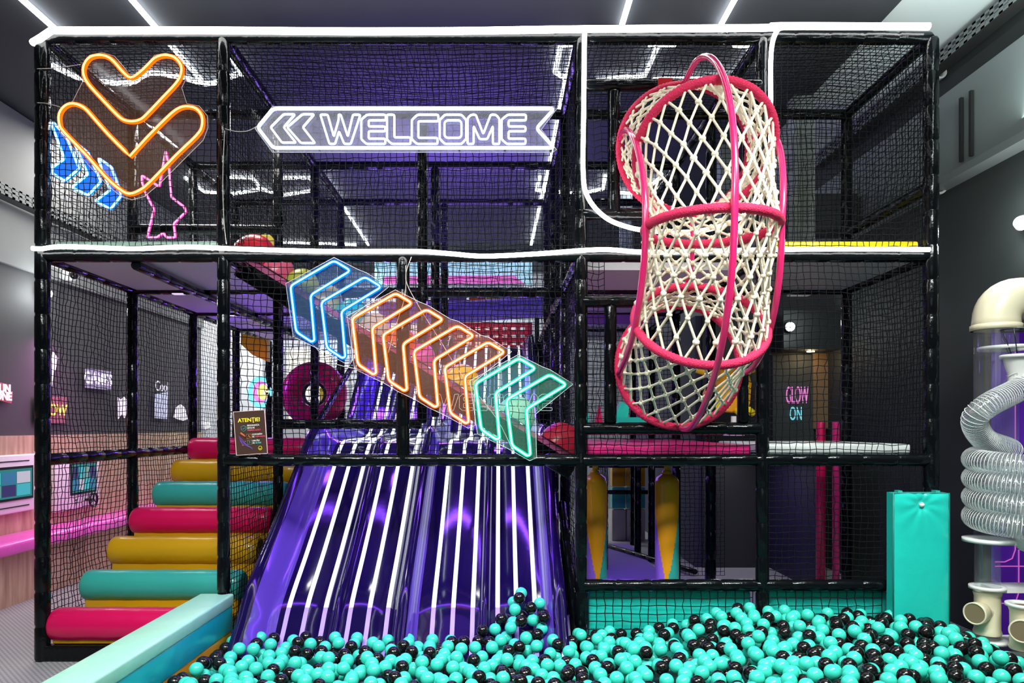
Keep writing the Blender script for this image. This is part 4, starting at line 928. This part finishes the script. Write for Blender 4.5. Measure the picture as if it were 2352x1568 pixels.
# balls: dropped one by one onto a packing grid
def hs(x, y):
    t = max(0, min(1, (x - .35) / 1.25)); t = t * t * (3 - 2 * t)
    h = .16 + .12 * t
    h += .19 * math.exp(-((x - .14) ** 2 + (y + .03) ** 2) / .035)
    h += .02 * math.sin(x * 5 + 1) * math.cos(y * 6)
    if x > 2.25: h -= (x - 2.25) * .35
    return h
def fl(x, y):
    z = .034
    if -1.46 < x < .40 and y > -.26: z = max(z, prof_z(min(max(y + .03, -.24), 2)) + .036)
    return z
BR = .034; cell_ = .07; grid = {}; balls = []
def near(x, y):
    i, j = int(x // cell_), int(y // cell_)
    for a in (i - 1, i, i + 1):
        for c in (j - 1, j, j + 1):
            for q in grid.get((a, c), ()): yield q
random.seed(5)
fill = 0
for it in range(26000):
    x = random.uniform(-1.53 + BR, 2.62); y = random.uniform(-1.25, .12)
    inslide = -1.40 < x < .33
    if y > -.04 and not (inslide and abs(x - .10) < .28): continue
    if inslide and y > -.17 and abs(x - .10) > .26 and random.random() < .0: continue
    if 2.2 < x and y > -.18: continue
    z = fl(x, y); best = z
    for _ in range(3):
        for (bx, by, bz) in near(x, y):
            dd = (bx - x) ** 2 + (by - y) ** 2
            if dd < (2 * BR) ** 2 and bz + math.sqrt((2 * BR) ** 2 - dd) > best:
                # roll sideways a little away from the supporting ball
                if _ < 2:
                    dl = math.sqrt(dd) + 1e-6; x2, y2 = x + (x - bx) / dl * .012, y + (y - by) / dl * .012
                    if x2 < 2.62 and x2 > -1.496 and y2 < -.04 and y2 > -1.27: x, y = x2, y2; break
        best = fl(x, y)
    for (bx, by, bz) in near(x, y):
        dd = (bx - x) ** 2 + (by - y) ** 2
        if dd < (2 * BR) ** 2: best = max(best, bz + math.sqrt((2 * BR) ** 2 - dd))
    if best + BR * .3 > hs(x, y) + BR: continue
    p = (x, y, best); grid.setdefault((int(x // cell_), int(y // cell_)), []).append(p); balls.append(p)
# what shows: nothing directly above it
def covered(p):
    n = 0
    for q in near(p[0], p[1]):
        if q[2] > p[2] + .035 and math.hypot(q[0] - p[0], q[1] - p[1]) < .034: n += 1
    return n > 0
vis = [p for p in balls if p[2] > hs(p[0], p[1]) - .085]
ball_teal = mat('ball_turquoise', (.05, .64, .49), .24, spec=.5); ball_black = mat('ball_black', (.006, .005, .005), .16, spec=.5)
def ball_mesh(m, name):
    bm = bmesh.new(); bmesh.ops.create_icosphere(bm, subdivisions=4, radius=BR * .985)
    me = bpy.data.meshes.new(name); bm.to_mesh(me); bm.free()
    for p in me.polygons: p.use_smooth = True
    me.materials.append(m); return me
mt, mk = ball_mesh(ball_teal, 'turquoise_ball'), ball_mesh(ball_black, 'black_ball')
random.seed(3); kinds = {0: [], 1: []}
for p in vis: kinds[1 if random.random() < .36 else 0].append(p)
def inframe(p):
    s = sc_(p[1]); return (p[2] - CAMZ) * s > -(1568 - VY) - 14
for k, (me, nm, lab, grp) in enumerate(((mt, 'turquoise_ball', 'shiny turquoise plastic ball lying in the ball pit', 'turquoise pit balls'), (mk, 'black_ball', 'shiny black plastic ball lying in the ball pit', 'black pit balls'))):
    L = sorted(kinds[k], key=lambda p: (not (inframe(p) and not covered(p)), p[1]))
    for p in L[:300]:
        o = bpy.data.objects.new(nm, me); C.objects.link(o); o.location = p; tag(o, lab, 'ball', grp)
    rest = L[300:]
    if rest:
        base = bpy.data.meshes.new('tmpball'); bm = bmesh.new(); bmesh.ops.create_icosphere(bm, subdivisions=3, radius=BR * .985); bm.to_mesh(base); bm.free()
        bv = np.array([v.co[:] for v in base.vertices]); bf = np.array([p.vertices[:] for p in base.polygons])
        V = (np.array(rest)[:, None, :] + bv[None]).reshape(-1, 3); Fc = (bf[None] + (np.arange(len(rest)) * len(bv))[:, None, None]).reshape(-1, 3)
        me2 = bpy.data.meshes.new('ball_heap'); me2.from_pydata(V.tolist(), [], Fc.tolist()); me2.polygons.foreach_set('use_smooth', [True] * len(Fc)); me2.materials.append(me.materials[0])
        o = bpy.data.objects.new(nm + '_heap', me2); C.objects.link(o); tag(o, 'the rest of the %s balls farther back and deeper in the pit' % ('turquoise' if k == 0 else 'black'), 'ball heap', None, 'stuff')
print('balls', len(balls), len(vis), len(kinds[0]), len(kinds[1]))
# dark pit liner below the balls
tag(MB().box((-1.535, -2.2, .001), (2.66, -.26, .03)).build('pit_liner', mat('liner_dark', (.02, .05, .06), .6)), 'dark padded floor liner underneath the pit balls', 'liner')

# ------------------------------------------------------------------ ball tube machine at right
mc = thing('ball_tube_machine', 'air tube ball machine with coiled clear hose and cream fittings at right', 'ball machine', (2.85, -.15, 0))
s0 = sc_(-.15); my = -.15
def mp_(px, py, y=my): return at(px, py, y)
tube_clear = clear('clear_tube', (.93, .96, .98), haze=.07, gl=.07); hose_clear = clear('clear_hose', (.85, .88, .9), haze=.16, gl=.12)
# back tall clear tube with cream elbow
cx = mp_(2322, 0).x; r1 = .108
zt = mp_(0, 752).z; zb = mp_(0, 1245).z
ctr = Vector((cx, my + .22, 0))
MB().lathe((cx, my + .12, 0), [(r1, zb), (r1, zt + .02)], 28).build('tall_clear_tube', tube_clear, mc)
el = [Vector((cx, my + .12, zt + .0)), Vector((cx, my + .12, zt + .06))] + [Vector((cx + .12 - .12 * math.cos(a), my + .12, zt + .06 + .12 * math.sin(a))) for a in [R(90) * i / 8 for i in range(1, 9)]] + [Vector((cx + .30, my + .12, zt + .18))]
MB().tube(el, .118, 28, rf=lambda i: .125 if i == 0 else .118).build('elbow', cream, mc)
MB().lathe((cx, my + .12, zt - .0), [(.11, -.0), (.128, 0), (.128, .03), (.118, .035)], 28).build('elbow_collar', cream, mc)
def flange(px, py, r_, y=my, th=.018, name='flange', m=white_pl, r0=.06):
    P = mp_(px, py, y); return MB().lathe(P, [(r0, 0), (r_, 0), (r_, th), (r0, th), (r0, 0)], 32).build(name, m, mc)
flange(2316, 803, .15, my + .12, r0=.11)
# funnel and cage
fx = mp_(2345, 0).x
MB().lathe((fx, my, mp_(0, 850).z), [(.062, -.06), (.062, -.02), (.075, .02), (.085, .07)], 24).build('hose_socket', white_pl, mc)
flange(2345, 822, .1, my)
k = MB()
for i in range(10):
    a = 2 * math.pi * i / 10; k.tube([(fx + .05 * math.cos(a), my + .05 * math.sin(a), mp_(0, 818).z), (fx + .10 * math.cos(a), my + .1 * math.sin(a), mp_(0, 757).z)], .003, 5)
k.tube([(fx + .10 * math.cos(a), my + .1 * math.sin(a), mp_(0, 757).z) for a in [2 * math.pi * i / 24 for i in range(24)]], .004, 6, closed=True)
k.build('funnel_cage', mat('wire_dark', (.05, .06, .06), .3, .8), mc)
# hose path
hr = .062; hx = 2.86; pts = [Vector((fx, my, mp_(0, 862).z)), Vector((fx - .02, my - .03, mp_(0, 890).z)), mp_(2270, 930, my - .1), mp_(2238, 965, my - .06), mp_(2262, 1010, my + .06), mp_(2320, 1035, my + .18)]
N = 92
z0h, z1h = mp_(0, 1045).z, mp_(0, 1212).z
hel = []
for i in range(N + 1):
    a = R(60) + 2 * math.pi * 3.75 * i / N
    hel.append(Vector((hx + .20 * math.cos(a), my + .0 + .20 * math.sin(a), z0h + (z1h - z0h) * i / N)))
path = spline(pts + hel[4:], 6)
# resample evenly
L = [0]
for a, b_ in zip(path, path[1:]): L.append(L[-1] + (b_ - a).length)
def samp(d):
    import bisect
    i = min(len(L) - 2, max(0, bisect.bisect(L, d) - 1)); t = (d - L[i]) / (L[i + 1] - L[i] + 1e-9); return path[i].lerp(path[i + 1], t)
tot = L[-1]; M = int(tot / .0052); ev = [samp(tot * i / M) for i in range(M + 1)]
hose = MB().tube(ev, hr, 20, caps=False, rf=lambda i: hr * (1 + .03 * math.cos(i * 2 * math.pi / 4))).build('coiled_hose', hose_clear, mc)
# reinforcing spiral
sp = []; T0 = None; u = Vector((0, 0, 1))
for i in range(M):
    t = (ev[i + 1] - ev[i]).normalized(); u = (u - t * u.dot(t)).normalized(); w2 = t.cross(u)
    for q in range(4):
        f = q / 4; a = 2 * math.pi * (i + f) / 4.2
        sp.append(ev[i].lerp(ev[i + 1], f) + (u * math.cos(a) + w2 * math.sin(a)) * hr * 1.02)
# dense rings instead of an under-sampled helix
k = MB(); u = Vector((0, 0, 1))
for i in range(0, M, 3):
    t = (ev[min(i + 1, M)] - ev[max(i - 1, 0)]).normalized(); u = (u - t * u.dot(t)).normalized(); w2 = t.cross(u)
    k.tube([ev[i] + (u * math.cos(a) + w2 * math.sin(a)) * hr * 1.03 for a in [2 * math.pi * j / 18 for j in range(18)]], .0022, 4, closed=True)
k.build('hose_rib', mat('rib_white', (.75, .76, .74), .35), hose)
# lower stack
flange(2270, 1244, .125, my, .02); lx = mp_(2268, 0).x
MB().box((lx, my - .1, mp_(0, 1246).z), (lx + .5, my + .1, mp_(0, 1238).z)).build('shelf_plate', white_pl, mc)
MB().lathe((lx, my, 0), [(.062, mp_(0, 1345).z), (.062, mp_(0, 1246).z)], 24).build('clear_tube', tube_clear, mc)
flange(2268, 1352, .09, my, .018); MB().box((lx, my - .06, mp_(0, 1356).z), (lx + .5, my + .09, mp_(0, 1345).z)).build('shelf_plate', white_pl, mc)
def tee(px, y, zt_, zb_, mdir, name='tee_fitting'):
    x = mp_(px, 0, y).x; b = MB(); zmid = (zt_ + zb_) / 2 + .01
    b.lathe((x, y, 0), [(.066, zb_), (.07, zb_ + .012), (.064, zb_ + .03), (.064, zt_ - .03), (.07, zt_ - .012), (.066, zt_)], 28)
    d_ = Vector(mdir).normalized(); c0 = Vector((x, y, zmid))
    b.tube([c0 + d_ * .02, c0 + d_ * .095, c0 + d_ * .10, c0 + d_ * .105, c0 + d_ * .135], .052, 24, caps=False, rf=lambda i: (.05, .05, .054, .06, .06)[i])
    b.tube([c0 + d_ * .135, c0 + d_ * .06], .052, 24, rf=lambda i: .052)
    uu_ = Vector((d_.y, -d_.x, 0)); b.tube([c0 + d_ * .135 + (uu_ * math.cos(a) + Vector((0, 0, 1)) * math.sin(a)) * .056 for a in [2 * math.pi * i / 28 for i in range(28)]], .005, 6, closed=True)
    tt = b.build(name, cream, mc, fix=False)
    MB().tube([c0 + d_ * .136, c0 + d_ * .1362], .0515, 24).build('mouth_shade_disc', mat('hollow_shade', (.22, .16, .09), .6), tt)  # brown disc paints the shaded hollow inside the mouth
tee(2268, my, mp_(0, 1356).z, mp_(0, 1455).z, (-.85, -.5, 0))
MB().lathe((lx, my, 0), [(.06, .15), (.06, mp_(0, 1455).z)], 24).build('clear_tube', tube_clear, mc)
flange(2268, 1472, .105, my, .016); MB().box((lx, my - .07, .148), (lx + .45, my + .09, .164)).build('shelf_plate', white_pl, mc)
tee(2352, my - .18, mp_(0, 1392, my - .18).z, mp_(0, 1490, my - .18).z, (-.65, -.8, 0))
flange(2352, 1392, .085, my - .18, .016); flange(2352, 1515, .095, my - .18, .016)
MB().lathe((mp_(2352, 0, my - .18).x, my - .18, 0), [(.055, .1), (.055, .25)], 20).build('clear_tube', tube_clear, mc)
# disc of a second coil at the right edge
P = mp_(2352, 1215, my - .15); MB().lathe(P, [(.05, 0), (.12, 0), (.12, .02), (.05, .02), (.05, 0)], 28, axis='x').build('side_disc', white_pl, mc)
# violet back panel with pink grid
bpn = thing('grid_panel', 'violet panel with glowing pink rounded grid lines behind the ball machine', 'panel', (2.95, .11, .06))
viol = mat('panel_deep_violet', (.07, .015, .28), .35, emit=(.06, .01, .25), es=.5)
MB().box(at(2285, 1480, .11), (3.09, .14, 1.9)).build('panel_board', viol, bpn)
pkl = glow('grid_pink', (.75, .15, .6), .8)
def gline(*px): MB().tube([at(x, y, .105) for x, y in px], .0032, 6).build('grid_line', pkl, bpn)
gline((2332, 800), (2332, 1262), (2325, 1282), (2308, 1290), (2286, 1290)); gline((2286, 915), (2356, 915)); gline((2340, 1262), (2340, 1360), (2332, 1385), (2286, 1385)); gline((2286, 1300), (2352, 1300))
tag(MB().box((2.66, -1.3, 0), (3.08, .25, .085)).build('machine_plinth', mat('plinth_grey', (.20, .21, .21), .5, var=.2), bevel=.01), 'low grey plinth under the ball tube machine', 'plinth')
tag(MB().prism([Vector((2.74, -.50, .0855)), Vector((2.86, -.50, .0855)), Vector((2.86, -.46, .0855)), Vector((2.74, -.46, .0855))], (0, 0, .001)).build('warning_sticker', mat('sticker_yellow', (.8, .7, .02), .5)), 'yellow sticker on the plinth by the cream fittings', 'sticker')
